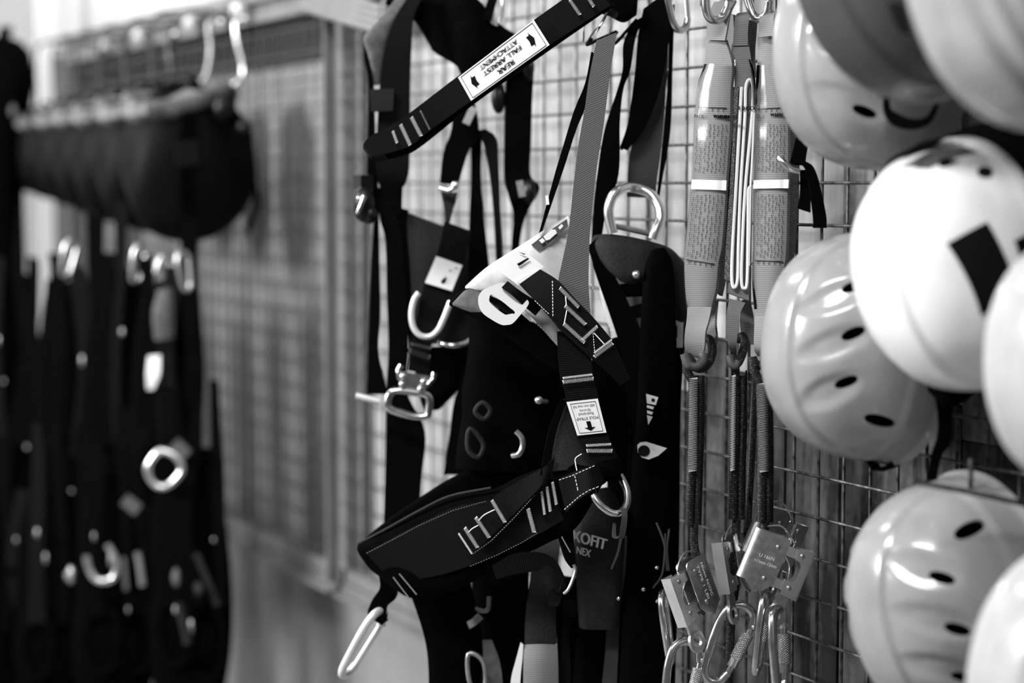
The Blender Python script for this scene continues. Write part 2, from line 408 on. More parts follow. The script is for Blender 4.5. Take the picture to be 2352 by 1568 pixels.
# ------------------------------------------------------------------ helmets
def helmet_shell_data(ribbed=False, vents=True):
    a, bb, h, sk = .126, .108, .126, .032
    nu, nv, ns = 144, 46, 10
    vs = []; fs = []
    rows = []
    for j in range(1, nv + 1): rows.append(('d', j / nv))
    for j in range(1, ns + 1): rows.append(('s', j / ns))
    vs.append(Vector((0, 0, h + .0035)))
    def P(kind, t, ph):
        if kind == 'd':
            r = math.sin(t * math.pi / 2) ** .86; z = h * math.cos(t * math.pi / 2) ** .92 if t < 1 else 0
        else:
            r = 1 + .012 * t + (.03 * max(0, t - .7) / .3); z = -sk * t
        ex = 2.25
        c, s = math.cos(ph), math.sin(ph)
        k = (abs(c) ** ex + abs(s) ** ex) ** (-1 / ex)
        x = a * r * k * c; y = bb * r * k * s
        if kind == 's': z *= 1 - .28 * c * c * (1 if c > 0 else .4)
        return Vector((x, y, z))
    vl = [(-.044, 38), (.008, 40), (.060, 38)]
    def disp(p):
        d = 0
        psi = math.degrees(math.atan2(abs(p.y) / bb, max(p.z, -.02) / h + .12))
        # raised band over the crown and lower step
        def sm(e0, e1, v): t = min(1, max(0, (v - e0) / (e1 - e0))); return t * t * (3 - 2 * t)
        d += .0035 * (1 - sm(.028, .034, abs(p.y) * (1 + 1.6 * max(0, abs(p.x) - .05)))) * sm(-.01, .03, p.z)
        d += .002 * sm(.024, .016, p.z) * 1 if False else 0
        d += .0022 * (1 - sm(.010, .016, p.z))
        if ribbed:
            for c0 in (.05, .066, .082, .096): d += .005 * math.exp(-((abs(p.y) - c0) / .006) ** 2) * sm(.0, .03, p.z)
        if vents and not ribbed:
            for (x0, p0) in vl:
                u = (p.x - x0 - .00085 * (psi - p0 - 8)) / .019; v = (psi - (p0 - 3)) / 20
                w_ = 1 - (u * u * (1 + .5 * max(0, -v)) + v * v)
                if w_ > 0: d -= .0042 * min(1, w_ * 1.3) ** 1.2
        return d
    for kind, t in rows:
        for i in range(nu):
            ph = 2 * math.pi * i / nu; p = P(kind, t, ph)
            nn = Vector((p.x / a ** 2, p.y / bb ** 2, max(p.z, 0) / h ** 2)).normalized()
            vs.append(p + nn * disp(p))
    for i in range(nu): fs.append((0, 1 + i, 1 + (i + 1) % nu))
    for j in range(len(rows) - 1):
        for i in range(nu):
            i2 = (i + 1) % nu; o = 1 + j * nu
            fs.append((o + i, o + nu + i, o + nu + i2, o + i2))
    me = bpy.data.meshes.new('helmet_shell'); me.from_pydata(vs, [], fs)
    ob = bpy.data.objects.new('tmp', me); COL.objects.link(ob)
    so = ob.modifiers.new('s', 'SOLIDIFY'); so.thickness = .0035; so.offset = -1
    cut = None
    if vents and not ribbed:
        cb = MB()
        def cutter(pc, nn, along, L, Wd):
            M_ = frame(pc, along, nn); n = 20; poly = []
            for i in range(n):
                q = 2 * math.pi * i / n; c, s = math.cos(q), math.sin(q)
                poly.append((L * (abs(c) ** .9) * (1 if c > 0 else -1), Wd * (abs(s) ** .9) * (1 if s > 0 else -1)))
            cb.prism(poly, -.02, .02, M_)
        for sy in (-1, 1):
            for (x0, p0) in vl:
                q = math.radians(p0 + 11); pc = Vector((x0 + .004, sy * bb * .93 * math.sin(q), h * .93 * math.cos(q)))
                nn = Vector((x0 / a ** 2 * .5, pc.y / bb ** 2, pc.z / h ** 2)).normalized()
                cutter(pc, nn, Vector((.5, sy * math.cos(q), -math.sin(q))), .0135, .0058)
            for sx in (-1,):
                pc = Vector((sx * .080, sy * .082, .036)); nn = Vector((pc.x / a ** 2, pc.y / bb ** 2, pc.z / h ** 2)).normalized()
                cutter(pc, nn, Vector((-.55, sy * .6, -.75)), .0185, .008)
        cut = cb.build('cut', MT['dark_void'], None, local=True)
        bo = ob.modifiers.new('b', 'BOOLEAN'); bo.object = cut; bo.operation = 'DIFFERENCE'; bo.solver = 'EXACT'
    bpy.context.view_layer.update()
    dg = bpy.context.evaluated_depsgraph_get()
    out = bpy.data.meshes.new_from_object(ob.evaluated_get(dg))
    bpy.data.objects.remove(ob)
    if cut: bpy.data.objects.remove(cut)
    bm = bmesh.new(); bm.from_mesh(out)
    for f in bm.faces: f.smooth = True
    for e in bm.edges:
        if len(e.link_faces) == 2 and e.calc_face_angle(0) > math.radians(38): e.smooth = False
    bm.to_mesh(out); bm.free()
    out.name = 'helmet_shell'; out.materials.clear()
    return out
def shell_mat(name, lo, hi, rough=.22):
    mt = noise_mat(name, lo, hi, 14, rough, spec=.5, coat=.25, detail=8, stretch=(1, 1, 2.2), p0=.3, p1=.62)
    return mt
shell_mat('helmet_light_grey', .23, .28); shell_mat('helmet_white', .70, .76); shell_mat('helmet_pale', .33, .42); shell_mat('helmet_dark', .026, .032, .6); shell_mat('helmet_dirty', .22, .36)
SH_VENT = helmet_shell_data(); SH_RIB = helmet_shell_data(ribbed=True); SH_PLAIN = helmet_shell_data(vents=False)
def lin_data():
    b = MB(); vs = []; nu, nv = 40, 10
    for j in range(nv + 1):
        t = j / nv * math.pi / 2 * 1.0
        for i in range(nu):
            p = 2 * math.pi * i / nu; r = max(.02, math.sin(t)) ** .9
            vs.append((.118 * r * math.cos(p), .096 * r * math.sin(p), .122 * math.cos(t) - .022 * (j == nv)))
    fs = [(j * nu + i, (j + 1) * nu + i, (j + 1) * nu + (i + 1) % nu, j * nu + (i + 1) % nu) for j in range(nv) for i in range(nu)]
    b.add(vs, fs); return b
HELM = {}
def helmet(kind, mname, label, mw, strap=True, extra=None):
    t = thing('climbing_helmet', label, 'helmet', group='helmets hung on the mesh', mw=mw)
    me = {'v': SH_VENT, 'r': SH_RIB, 'p': SH_PLAIN}[kind].copy(); me.materials.append(MT[mname])
    o = bpy.data.objects.new('shell', me); COL.objects.link(o); o.parent = t; WL[o] = Vector((0, 0, 0))
    if 'lin' not in HELM: ln = lin_data().build('foam_liner', MT['black_pad'], t, local=True); HELM['lin'] = ln.data
    else: ln = bpy.data.objects.new('foam_liner', HELM['lin']); COL.objects.link(ln); ln.parent = t
    b = MB(); dn = (mw.to_3x3().inverted() @ Vector((0, 0, -1))); dn.z = 0; dn.normalize()   # chin strap, dropping along the wall under the rim
    for q in (-1, 1):
        sd = Vector((-dn.y, dn.x, 0)) * q
        A_ = [sd * .07 + dn * .02 + Vector((0, 0, -.012)), sd * .062 + dn * .08 + Vector((0, 0, -.034)), sd * .03 + dn * .125 + Vector((0, 0, -.036)), sd * .002 + dn * .14 + Vector((0, 0, -.03))]
        B_ = [p + Vector((0, 0, .015)) for p in A_]; b.ribbon3(A_, B_, 3, 6, .0015)
    b.build('chin_strap', MT['black_web'], t, local=True)
    return t
def hpose(x, y, Z, crown, length):            # helmet centre pixel and depth; crown and length axes as right / up / away
    return frame(PZ(x, y, Z), DC(*length), DC(*crown))
K = -.37
H_MID = helmet('v', 'helmet_light_grey', 'light grey vented helmet hanging left of the white helmet', hpose(2003, 795, 2.22, (-.92, .06, K), (.09, .99, 0)))
H_WHITE = helmet('p', 'helmet_white', 'bright white helmet with a square black patch on its side', hpose(2240, 603, 1.99, (-.88, -.22, K - .1), (-.16, .95, 0)))
H_LOW = helmet('v', 'helmet_light_grey', 'light grey vented helmet low on the right with glossy highlights', hpose(2215, 1375, 2.08, (-.9, -.18, K - .06), (.27, -.95, 0)))
H_TOP = helmet('v', 'helmet_light_grey', 'light grey vented helmet at the top beside the lanyard packs', hpose(2034, 122, 2.17, (-.93, -.08, K), (.07, -.97, .12)))
H_DARK = helmet('p', 'helmet_dark', 'dark grey helmet in front of the top light grey helmet', hpose(2128, -75, 1.90, (-.8, -.42, K), (-.45, .85, 0)))
H_RIB = helmet('r', 'helmet_dirty', 'scuffed grey ribbed helmet in the top right corner', hpose(2450, -62, 1.62, (-.85, -.35, K), (-.35, .9, 0)))
H_RIGHT = helmet('r', 'helmet_pale', 'white ribbed helmet cut off by the right edge beside the white patched helmet', hpose(2602, 830, 1.74, (-.92, 0, K), (0, 1, 0)))
H_CORNER = helmet('r', 'helmet_pale', 'white ribbed helmet in the bottom right corner', hpose(2565, 1565, 1.74, (-.9, .2, K), (.2, 1, 0)))

# features of the white helmet
def on_shell(x, y, d=.0015, a=.126, bb=.108, h=.126):       # local point on the plain shell over (x, z-angle)
    pass
def shell_pt(ph, t, lift):
    a, bb, h = .126, .108, .126
    r = math.sin(t * math.pi / 2) ** .86; z = h * math.cos(t * math.pi / 2) ** .92; ex = 2.25
    c, s = math.cos(ph), math.sin(ph); k = (abs(c) ** ex + abs(s) ** ex) ** (-1 / ex)
    p = Vector((a * r * k * c, bb * r * k * s, z)); n_ = Vector((p.x / a ** 2, p.y / bb ** 2, p.z / h ** 2)).normalized()
    return p + n_ * (lift + (.0035 if abs(p.y) < .03 else 0))
def shell_patch(name, mt, par, corners, lift=.002, n=8):    # corners (phi, t) TL TR BR BL
    b = MB(); vs = []
    (a0, a1), (b0, b1), (c0, c1), (d0, d1) = corners
    for q in (lift, lift - .0018):
        for i in range(n + 1):
            for j in range(n + 1):
                u, v = i / n, j / n
                ph = (a0 * (1 - u) + b0 * u) * (1 - v) + (d0 * (1 - u) + c0 * u) * v
                tt = (a1 * (1 - u) + b1 * u) * (1 - v) + (d1 * (1 - u) + c1 * u) * v
                vs.append(shell_pt(math.radians(ph), tt, q))
    W = n + 1; fs = []
    for i in range(n):
        for j in range(n): fs.append((i * W + j, (i + 1) * W + j, (i + 1) * W + j + 1, i * W + j + 1)); fs.append(tuple(W * W + k for k in (i * W + j + 1, (i + 1) * W + j + 1, (i + 1) * W + j, i * W + j)))
    ring = [(i, 0) for i in range(n)] + [(n, j) for j in range(n)] + [(n - i, n) for i in range(n)] + [(0, n - j) for j in range(n)]
    for k in range(len(ring)):
        p = ring[k]; q = ring[(k + 1) % len(ring)]; i1 = p[0] * W + p[1]; i2 = q[0] * W + q[1]
        fs.append((i1, i2, W * W + i2, W * W + i1))
    b.add(vs, fs); return b.build(name, MT[mt], par, local=True)
# ------------------------------------------------------------------ small sewn and printed details
def bartack(b, x1, y1, x2, y2, Z, wpx=7, step=1.25, r=.0008):
    n = max(3, int(math.hypot(x2 - x1, y2 - y1) / step)); nx, ny = -(y2 - y1), x2 - x1; l = math.hypot(nx, ny); nx /= l; ny /= l
    pts = []
    for i in range(n + 1):
        t = i / n; s_ = wpx / 2 * (1 if i % 2 else -1)
        pts.append(PZ(x1 + (x2 - x1) * t + nx * s_, y1 + (y2 - y1) * t + ny * s_, Z))
    b.tube(pts, r, 4); return b
def dashes(b, pts, Z, step=7, r=.0005, gap=.35):
    for (xa, ya), (xb, yb) in zip(pts, pts[1:]):
        n = max(1, int(math.hypot(xb - xa, yb - ya) / step))
        for i in range(n):
            t0, t1 = i / n, (i + 1 - gap) / n
            zz = Z if not isinstance(Z, tuple) else None
            f = lambda t: PZ(xa + (xb - xa) * t, ya + (yb - ya) * t, Z)
            b.tube([f(t0), f(t1)], r, 4)
    return b
def plate(b, pts, Z, th=.0006):
    """flat polygon given in pixels at depth Z (single or one per corner), with a little thickness away from the camera"""
    zz = Z if isinstance(Z, (list, tuple)) else [Z] * len(pts); n = len(pts)
    fr = [PZ(x, y, z) for (x, y), z in zip(pts, zz)]; bk = [p + FW * th for p in fr]
    b.add(fr + bk, [tuple(range(n)), tuple(range(2 * n - 1, n - 1, -1))] + [(i, n + i, n + (i + 1) % n, (i + 1) % n) for i in range(n)]); return b
TXT = {}
def text_mesh(body):
    c = bpy.data.curves.new('t', 'FONT'); c.body = body; c.size = 1; c.resolution_u = 3; c.align_x = 'LEFT'
    o = bpy.data.objects.new('t', c); COL.objects.link(o); bpy.context.view_layer.update()
    me = bpy.data.meshes.new_from_object(o.evaluated_get(bpy.context.evaluated_depsgraph_get()))
    bpy.data.objects.remove(o)
    vs = [v.co.copy() for v in me.vertices]; fs = [tuple(p.vertices) for p in me.polygons]
    lo = [min(v[i] for v in vs) for i in range(2)]; hi = [max(v[i] for v in vs) for i in range(2)]
    return [((v.x - lo[0]) / (hi[0] - lo[0]), (v.y - lo[1]) / (hi[1] - lo[1])) for v in vs], fs
def text_on(b, body, quad, rect, lift=.0012, bold=0):
    """write body inside rect (unit coordinates, origin bottom-left) of quad TL, TR, BR, BL given as 3-D points"""
    uv, fs = text_mesh(body); TL, TR, BR, BL = quad
    nn = (TR - TL).cross(BL - TL).normalized()
    if nn.dot(CAM - TL) < 0: nn = -nn
    x0, y0, x1, y1 = rect; vs = []
    for k in range(1 + bold):
        sh = k * .012
        vs = []
        for (u, v) in uv:
            U_ = x0 + (x1 - x0) * u + sh; V_ = y0 + (y1 - y0) * v
            vs.append(BL.lerp(BR, U_).lerp(TL.lerp(TR, U_), V_) + nn * (lift + k * .0001))
        b.add(vs, fs)
    return b
def poly_on(b, pts, quad, lift=.0012):
    TL, TR, BR, BL = quad; nn = (TR - TL).cross(BL - TL).normalized()
    if nn.dot(CAM - TL) < 0: nn = -nn
    vs = [BL.lerp(BR, u).lerp(TL.lerp(TR, u), v) + nn * lift for u, v in pts]
    vb = [p - nn * .0004 for p in vs]; n = len(vs)
    b.add(vs + vb, [tuple(range(n)), tuple(range(2 * n - 1, n - 1, -1))] + [(i, n + i, n + (i + 1) % n, (i + 1) % n) for i in range(n)])
def rib(parent, name, mt, st, **kw):
    b = MB(); b.ribbon(st, **kw); return b.build(name, MT[mt], parent)
def tub(parent, name, mt, pts, r, seg=12, closed=False, sub=6):
    b = MB(); b.tube(crom(px(*pts), sub, closed), r, seg, closed); return b.build(name, MT[mt], parent)
def mt_clear():
    mt = bpy.data.materials.new('clear_plastic'); mt.use_nodes = True; nt = mt.node_tree; nt.nodes.clear()
    o = nt.nodes.new('ShaderNodeOutputMaterial'); mx = nt.nodes.new('ShaderNodeMixShader'); t = nt.nodes.new('ShaderNodeBsdfTransparent')
    gl = nt.nodes.new('ShaderNodeBsdfGlossy'); gl.inputs['Roughness'].default_value = .1; gl.inputs['Color'].default_value = g(.2)
    fr = nt.nodes.new('ShaderNodeFresnel'); fr.inputs['IOR'].default_value = 1.28
    tc = nt.nodes.new('ShaderNodeTexCoord'); nz = nt.nodes.new('ShaderNodeTexNoise'); nz.inputs['Scale'].default_value = 18; nz.inputs['Detail'].default_value = 1
    bp = nt.nodes.new('ShaderNodeBump'); bp.inputs['Strength'].default_value = .45; bp.inputs['Distance'].default_value = .003
    k = nt.links.new
    k(tc.outputs['Object'], nz.inputs['Vector']); k(nz.outputs['Fac'], bp.inputs['Height']); k(bp.outputs[0], gl.inputs['Normal']); k(bp.outputs[0], fr.inputs['Normal'])
    k(fr.outputs[0], mx.inputs[0]); k(t.outputs[0], mx.inputs[1]); k(gl.outputs[0], mx.inputs[2]); k(mx.outputs[0], o.inputs[0])
    MT['clear_plastic'] = mt
mt_clear()
def mt_rope():
    mt, nt, b = mat('black_rope', .004, .55, 0, .4)
    tc = nt.nodes.new('ShaderNodeTexCoord'); mp = nt.nodes.new('ShaderNodeMapping'); mp.inputs['Scale'].default_value = (5, 190, 1)
    k = nt.links.new
    br = nt.nodes.new('ShaderNodeTexBrick'); br.inputs['Scale'].default_value = 1; br.inputs['Mortar Size'].default_value = .12
    br.inputs['Brick Width'].default_value = .9; br.inputs['Row Height'].default_value = .55
    br.inputs['Color1'].default_value = g(.006); br.inputs['Color2'].default_value = g(.13); br.inputs['Mortar'].default_value = g(.001); br.inputs['Bias'].default_value = -.45
    bp = nt.nodes.new('ShaderNodeBump'); bp.inputs['Strength'].default_value = .8; bp.inputs['Distance'].default_value = .0012; bp.invert = True
    k(tc.outputs['UV'], mp.inputs['Vector']); k(mp.outputs[0], br.inputs['Vector']); k(br.outputs['Color'], b.inputs['Base Color'])
    k(br.outputs['Fac'], bp.inputs['Height']); k(bp.outputs[0], b.inputs['Normal'])
mt_rope()
def mt_knurl():
    mt, nt, b = mat('knurled_steel', .5, .3, 1.0)
    tc = nt.nodes.new('ShaderNodeTexCoord'); k = nt.links.new; hs = []
    for s_ in (1, -1):
        mp = nt.nodes.new('ShaderNodeMapping'); mp.inputs['Rotation'].default_value = (0, 0, s_ * .8)
        mp.inputs['Scale'].default_value = (.02, 1, 1)
        wv = nt.nodes.new('ShaderNodeTexWave'); wv.bands_direction = 'Y'; wv.inputs['Scale'].default_value = 160
        k(tc.outputs['UV'], mp.inputs['Vector']); k(mp.outputs[0], wv.inputs['Vector']); hs.append(wv)
    ad = nt.nodes.new('ShaderNodeMath'); ad.operation = 'MULTIPLY'; k(hs[0].outputs['Fac'], ad.inputs[0]); k(hs[1].outputs['Fac'], ad.inputs[1])
    bp = nt.nodes.new('ShaderNodeBump'); bp.inputs['Strength'].default_value = .9; bp.inputs['Distance'].default_value = .001
    k(ad.outputs[0], bp.inputs['Height']); k(bp.outputs[0], b.inputs['Normal'])
mt_knurl()
# speckled edge of folded webbing
noise_mat('speckled_edge', .02, .22, 900, .7, detail=1, p0=.45, p1=.6)

# ------------------------------------------------------------------ shock absorber lanyards
ZP = 2.47
def stitch_block(b, quad4, cols, rows, zfun):
    (xa, ya), (xb, yb), (xc, yc), (xd, yd) = quad4   # TL TR BR BL
    for i in range(cols):
        u = (i + .5) / cols
        for j in range(rows):
            of = (i * .37) % 1 - .5; v0 = min(1, max(0, (j + .06 + of) / rows)); v1 = min(1, max(0.01, (j + .9 + of) / rows))
            if (i * 7 + j * 3) % 11 == 0: continue
            X_ = lambda v: (xa + (xb - xa) * u) * (1 - v) + (xd + (xc - xd) * u) * v + (.8 if j % 2 else -.8)
            f = lambda v: PZ(X_(v), (ya + (yb - ya) * u) * (1 - v) + (yd + (yc - yd) * u) * v, zfun(X_(v)))
            b.tube([f(v0), f(v1)], .0004, 3)
def lanyard_pack(label, xr, front, Z, side, white, blocks, tackrows, words, loops, sleeve):
    t = thing('shock_absorber_pack', label, 'shock absorber', PZ(front[-1][0], front[-1][1], Z), 'shock absorber packs')
    zf = lambda x: Z - .004 + .00042 * (xr - x)
    q6 = lambda q, dz: q[:4] + (zf(q[0]) + dz, zf(q[2]) + dz)
    rib(t, 'webbing_body', 'pack_web', [q6(q, 0) for q in front], th=.006, bulge=.002)
    if side: rib(t, 'folded_edge', 'speckled_edge', [q[:4] + (zf(q[0]) + .002, zf(q[0]) + .032) for q in side], th=.004, n=3)
    if white: rib(t, 'white_band', 'white_thread', [q6(q, -.0075) for q in white], th=.002, n=6)
    b = MB()
    for q in blocks: stitch_block(b, q, 8, 13, lambda x: zf(x) - .0035)
    for (x1, y1, x2, y2) in tackrows:
        b.tube([PZ(x1 + (x2 - x1) * k / 6, y1 + (y2 - y1) * k / 6, zf(x1 + (x2 - x1) * k / 6) - .0035) for k in range(7)], .0008, 4)
        for i in range(5):
            u = (i + .5) / 5; xm = x1 + (x2 - x1) * u; b.tube(px((xm, y1 + (y2 - y1) * u, zf(xm) - .0035), (xm, y1 + (y2 - y1) * u + 9, zf(xm) - .0035)), .0005, 3)
    if b.v: b.build('black_stitching', MT['black_thread'], t)
    for wd, (x0, y0, x1, y1, x2, y2, hh) in words:
        b = MB(); q = [PZ(x0, y0 - hh, zf(x0) - .006), PZ(x1, y1 - hh, zf(x1) - .006), PZ(x1, y1, zf(x1) - .006), PZ(x0, y0, zf(x0) - .006)]
        text_on(b, wd, q, (0, 0, 1, 1), .0002, 3); b.build('printed_lettering', MT['ink'], t, False)
    for nm, st in loops: rib(t, nm, 'pack_web', [q[:4] + (q[4] + .014, q[4] - .006) for q in st], th=.003)
    if sleeve: 
        rib(t, 'clear_sleeve', 'clear_plastic', [q6(q, -.0055) for q in sleeve], th=.0004, bulge=.004, n=10)
    return t
front1 = [(1622, 87, 1665, 90), (1618, 147, 1681, 146), (1603, 207, 1678, 208), (1596, 260, 1677, 260), (1594, 300, 1676, 300), (1590, 411, 1668, 413), (1587, 432, 1667, 435), (1575, 560, 1658, 560), (1572, 601, 1650, 604), (1574, 662, 1644, 662), (1579, 713, 1632, 713)]
lanyard_pack('grey webbing shock absorber pack, leftmost of the three, reading PACK', 1676, front1, ZP,
    [(1678, 205, 1697, 215), (1677, 300, 1699, 300), (1668, 430, 1688, 430), (1657, 560, 1678, 560), (1650, 620, 1668, 640), (1646, 668, 1660, 680)],
    [(1589, 412, 1668, 414), (1587, 434, 1667, 437)],
    [((1598, 285, ), (1674, 285), (1666, 398), (1592, 398)), ((1588, 446), (1664, 446), (1648, 598), (1575, 594))],
    [(1604, 246, 1668, 248), (1576, 596, 1640, 606)],
    [('PACK', (1595, 271, 1617, 271, 0, 0, 8)), ('WARNING-XR', (1638, 271, 1694, 273, 0, 0, 8))],
    [('top_loop', [(1640, 4, 1690, 0, ZP + .01), (1626, 34, 1677, 28, ZP - .004), (1624, 60, 1671, 60, ZP - .006), (1622, 92, 1665, 93, ZP - .003)]),
     ('back_loop', [(1668, 30, 1684, 34, ZP + .03), (1668, 70, 1686, 75, ZP + .028), (1672, 130, 1690, 135, ZP + .02)]),
     ('bottom_loop', [(1579, 705, 1634, 705, ZP - .002), (1577, 735, 1628, 735, ZP - .004), (1573, 764, 1620, 764, ZP - .006), (1572, 795, 1618, 797, ZP - .002), (1578, 818, 1612, 822, ZP + .012), (1590, 812, 1618, 812, ZP + .03)]),
     ('back_loop', [(1628, 700, 1646, 690, ZP + .03), (1622, 740, 1642, 740, ZP + .03), (1620, 790, 1644, 785, ZP + .03), (1600, 815, 1625, 815, ZP + .03)])],
    [(1617, 147, 1682, 147), (1600, 207, 1684, 208), (1593, 300, 1680, 300), (1586, 432, 1670, 435), (1571, 600, 1655, 604), (1572, 662, 1647, 664), (1577, 715, 1634, 715)])
# middle pack, seen edge on, with its white cord
ZM = 2.475
t = thing('shock_absorber_pack', 'edge-on shock absorber pack with looped white cord, between the other two', 'shock absorber', PZ(1700, 790, ZM), 'shock absorber packs')
rib(t, 'webbing_body', 'pack_web', [(1684, 100, 1719, 98, ZM), (1682, 135, 1725, 135, ZM), (1686, 165, 1726, 170, ZM), (1690, 190, 1733, 195, ZM), (1686, 300, 1735, 300, ZM), (1680, 500, 1722, 500, ZM), (1674, 640, 1720, 650, ZM), (1672, 672, 1720, 690, ZM)], th=.014)
rib(t, 'folded_edge', 'speckled_edge', [(1681, 200, 1697, 198, ZM - .003), (1683, 300, 1690, 300, ZM - .003), (1675, 450, 1684, 450, ZM - .003), (1663, 640, 1676, 645, ZM - .003)], th=.003, n=3)
zc = ZM - .006
cord = [(1703, 200), (1700, 262), (1691, 420), (1683, 560), (1681, 640), (1687, 660), (1694, 640), (1696, 560), (1701, 430), (1711, 270), (1713, 200), (1722, 183), (1730, 202), (1727, 270), (1712, 430), (1705, 560), (1703, 645), (1709, 662), (1716, 645), (1718, 530), (1719, 442), (1724, 428)]
tub(t, 'white_cord', 'white_thread', [(x, y, zc) for x, y in cord], .0021, 8)
tub(t, 'white_cord', 'white_thread', [(1733, 240, zc), (1731, 300, zc), (1727, 380, zc), (1724, 428, zc), (1722, 520, zc), (1720, 610, zc)], .0016, 8)
b = MB(); text_on(b, 'F SHOCK', [PZ(1697, 244, zc - .004), PZ(1736, 244, zc - .004), PZ(1736, 253, zc - .004), PZ(1697, 253, zc - .004)], (0, 0, 1, 1), .0002, 2); b.build('printed_lettering', MT['ink'], t, False)
rib(t, 'top_loop', 'pack_web', [(1694, 30, 1724, 26, ZM + .02), (1688, 40, 1722, 36, ZM - .002), (1686, 70, 1718, 68, ZM - .004), (1684, 105, 1718, 104, ZM - .002)], th=.003)
rib(t, 'back_loop', 'pack_web', [(1718, 45, 1740, 50, ZM + .03), (1718, 120, 1735, 120, ZM + .03), (1724, 180, 1738, 175, ZM + .02)], th=.003)
rib(t, 'bottom_loop', 'pack_web', [(1676, 685, 1712, 695, ZM), (1670, 720, 1698, 724, ZM - .004), (1668, 755, 1695, 756, ZM - .006), (1672, 790, 1692, 790, ZM - .004), (1680, 815, 1692, 815, ZM + .01)], th=.003)
rib(t, 'back_loop', 'pack_web', [(1705, 690, 1724, 690, ZM + .02), (1700, 740, 1732, 735, ZM + .03), (1706, 790, 1732, 790, ZM + .03)], th=.003)
rib(t, 'clear_sleeve', 'clear_plastic', [(1682, 138, 1726, 138, ZM - .008), (1684, 172, 1734, 175, ZM - .01), (1682, 230, 1738, 230, ZM - .012)], th=.0004, bulge=.008, n=10)
ZR = 2.44
front3 = [(1741, 80, 1776, 78), (1739, 150, 1782, 150), (1736, 200, 1795, 205), (1734, 260, 1809, 260), (1733, 300, 1810, 300), (1731, 411, 1810, 411), (1730, 432, 1809, 432), (1730, 560, 1806, 560), (1728, 620, 1800, 620), (1730, 680, 1785, 680), (1735, 735, 1772, 735)]
lanyard_pack('grey webbing shock absorber pack, rightmost of the three, beside the helmets', 1810, front3, ZR,
    [(1809, 240, 1826, 240), (1811, 300, 1832, 300), (1810, 430, 1833, 430), (1806, 560, 1828, 560), (1801, 620, 1820, 620)],
    [(1731, 414, 1811, 412), (1730, 433, 1810, 432)],
    [((1740, 285), (1806, 285), (1804, 396), (1738, 396)), ((1738, 446), (1803, 446), (1799, 594), (1735, 594))],
    [(1740, 250, 1802, 247), (1734, 598, 1798, 600)],
    [('CK', (1737, 271, 1748, 271, 0, 0, 8)), ('WARNING', (1769, 268, 1812, 266, 0, 0, 8))],
    [('top_loop', [(1752, 30, 1792, 24, ZR + .02), (1744, 42, 1778, 34, ZR - .002), (1742, 85, 1776, 82, ZR - .003)]),
     ('bottom_loop', [(1734, 725, 1774, 725, ZR - .002), (1732, 760, 1770, 760, ZR - .006), (1732, 800, 1766, 800, ZR - .002), (1740, 818, 1762, 818, ZR + .015)])],
    [(1738, 150, 1784, 150), (1733, 260, 1811, 260), (1730, 430, 1812, 432), (1729, 560, 1808, 560), (1727, 640, 1796, 640), (1732, 710, 1778, 710)])
# ------------------------------------------------------------------ rope lanyard legs below the packs
def rope_leg(label, eye, Z, double, single, tack, sleeve, r=.0056):
    t = thing('rope_lanyard', label, 'rope', PZ(double[-1][0], double[-1][1], Z), 'rope lanyards below the packs')
    tub(t, 'rope_eye', 'black_rope', [(x, y, Z + dz) for x, y, dz in eye], r, 14)
    x0, y0 = double[0]; 
    for dx, dz in ((-9, 0), (9, .004)):
        tub(t, 'rope_strand', 'black_rope', [(x + dx, y, Z + dz) for x, y in double], r, 14)
    if single: tub(t, 'rope_tail', 'black_rope', [(x, y, Z + .004) for x, y in single], r, 14)
    b = MB(); bartack(b, tack[0], tack[1], tack[2], tack[3], Z - .0088, tack[4] + 3, 2.0, .0013); b.build('white_stitching', MT['white_thread'], t)
    rib(t, 'clear_sleeve', 'clear_plastic', [q + (Z - .007,) for q in sleeve], th=.0004, bulge=.006, n=10)
    return t
ZL = 2.465
t = rope_leg('black rope with a sewn eye under the leftmost shock pack', [(1594, 880, 0), (1578, 850, 0), (1579, 818, 0), (1600, 845, -.002), (1622, 840, .01), (1636, 812, .02), (1632, 782, .024), (1618, 775, .03)], ZL,
    [(1600, 862), (1600, 960), (1596, 1080), (1592, 1205)], [(1594, 1200), (1594, 1250), (1603, 1290), (1615, 1330)], (1593, 868, 1591, 1082, 15),
    [(1574, 840, 1640, 845), (1577, 880, 1622, 880), (1576, 1000, 1620, 1000), (1573, 1120, 1616, 1120), (1569, 1207, 1612, 1209)])
b = MB(); b.tube(crom(px((1572, 812, ZL - .004), (1580, 836, ZL - .004), (1597, 842, ZL - .004), (1612, 832, ZL - .002), (1616, 812, ZL)), 6), .006, 12); b.build('plastic_thimble', MT['grey_pad'], t)
t = rope_leg('black rope with a sewn eye under the edge-on shock pack', [(1690, 880, 0), (1688, 840, 0), (1682, 818, .01), (1692, 835, 0), (1704, 815, .01), (1710, 790, .02), (1706, 772, .024), (1694, 780, .03)], ZL + .01,
    [(1697, 862), (1698, 960), (1694, 1080), (1693, 1150), (1692, 1192)], [(1692, 1190), (1690, 1260), (1690, 1330), (1682, 1400), (1676, 1480), (1672, 1600)], (1685, 862, 1682, 1080, 6),
    [(1682, 850, 1716, 850), (1680, 960, 1713, 960), (1678, 1120, 1708, 1120), (1672, 1190, 1712, 1194)])
b = MB(); b.tube(crom(px((1676, 815, ZL), (1680, 835, ZL), (1690, 840, ZL), (1696, 828, ZL)), 6), .005, 12); b.build('plastic_thimble', MT['grey_pad'], t)
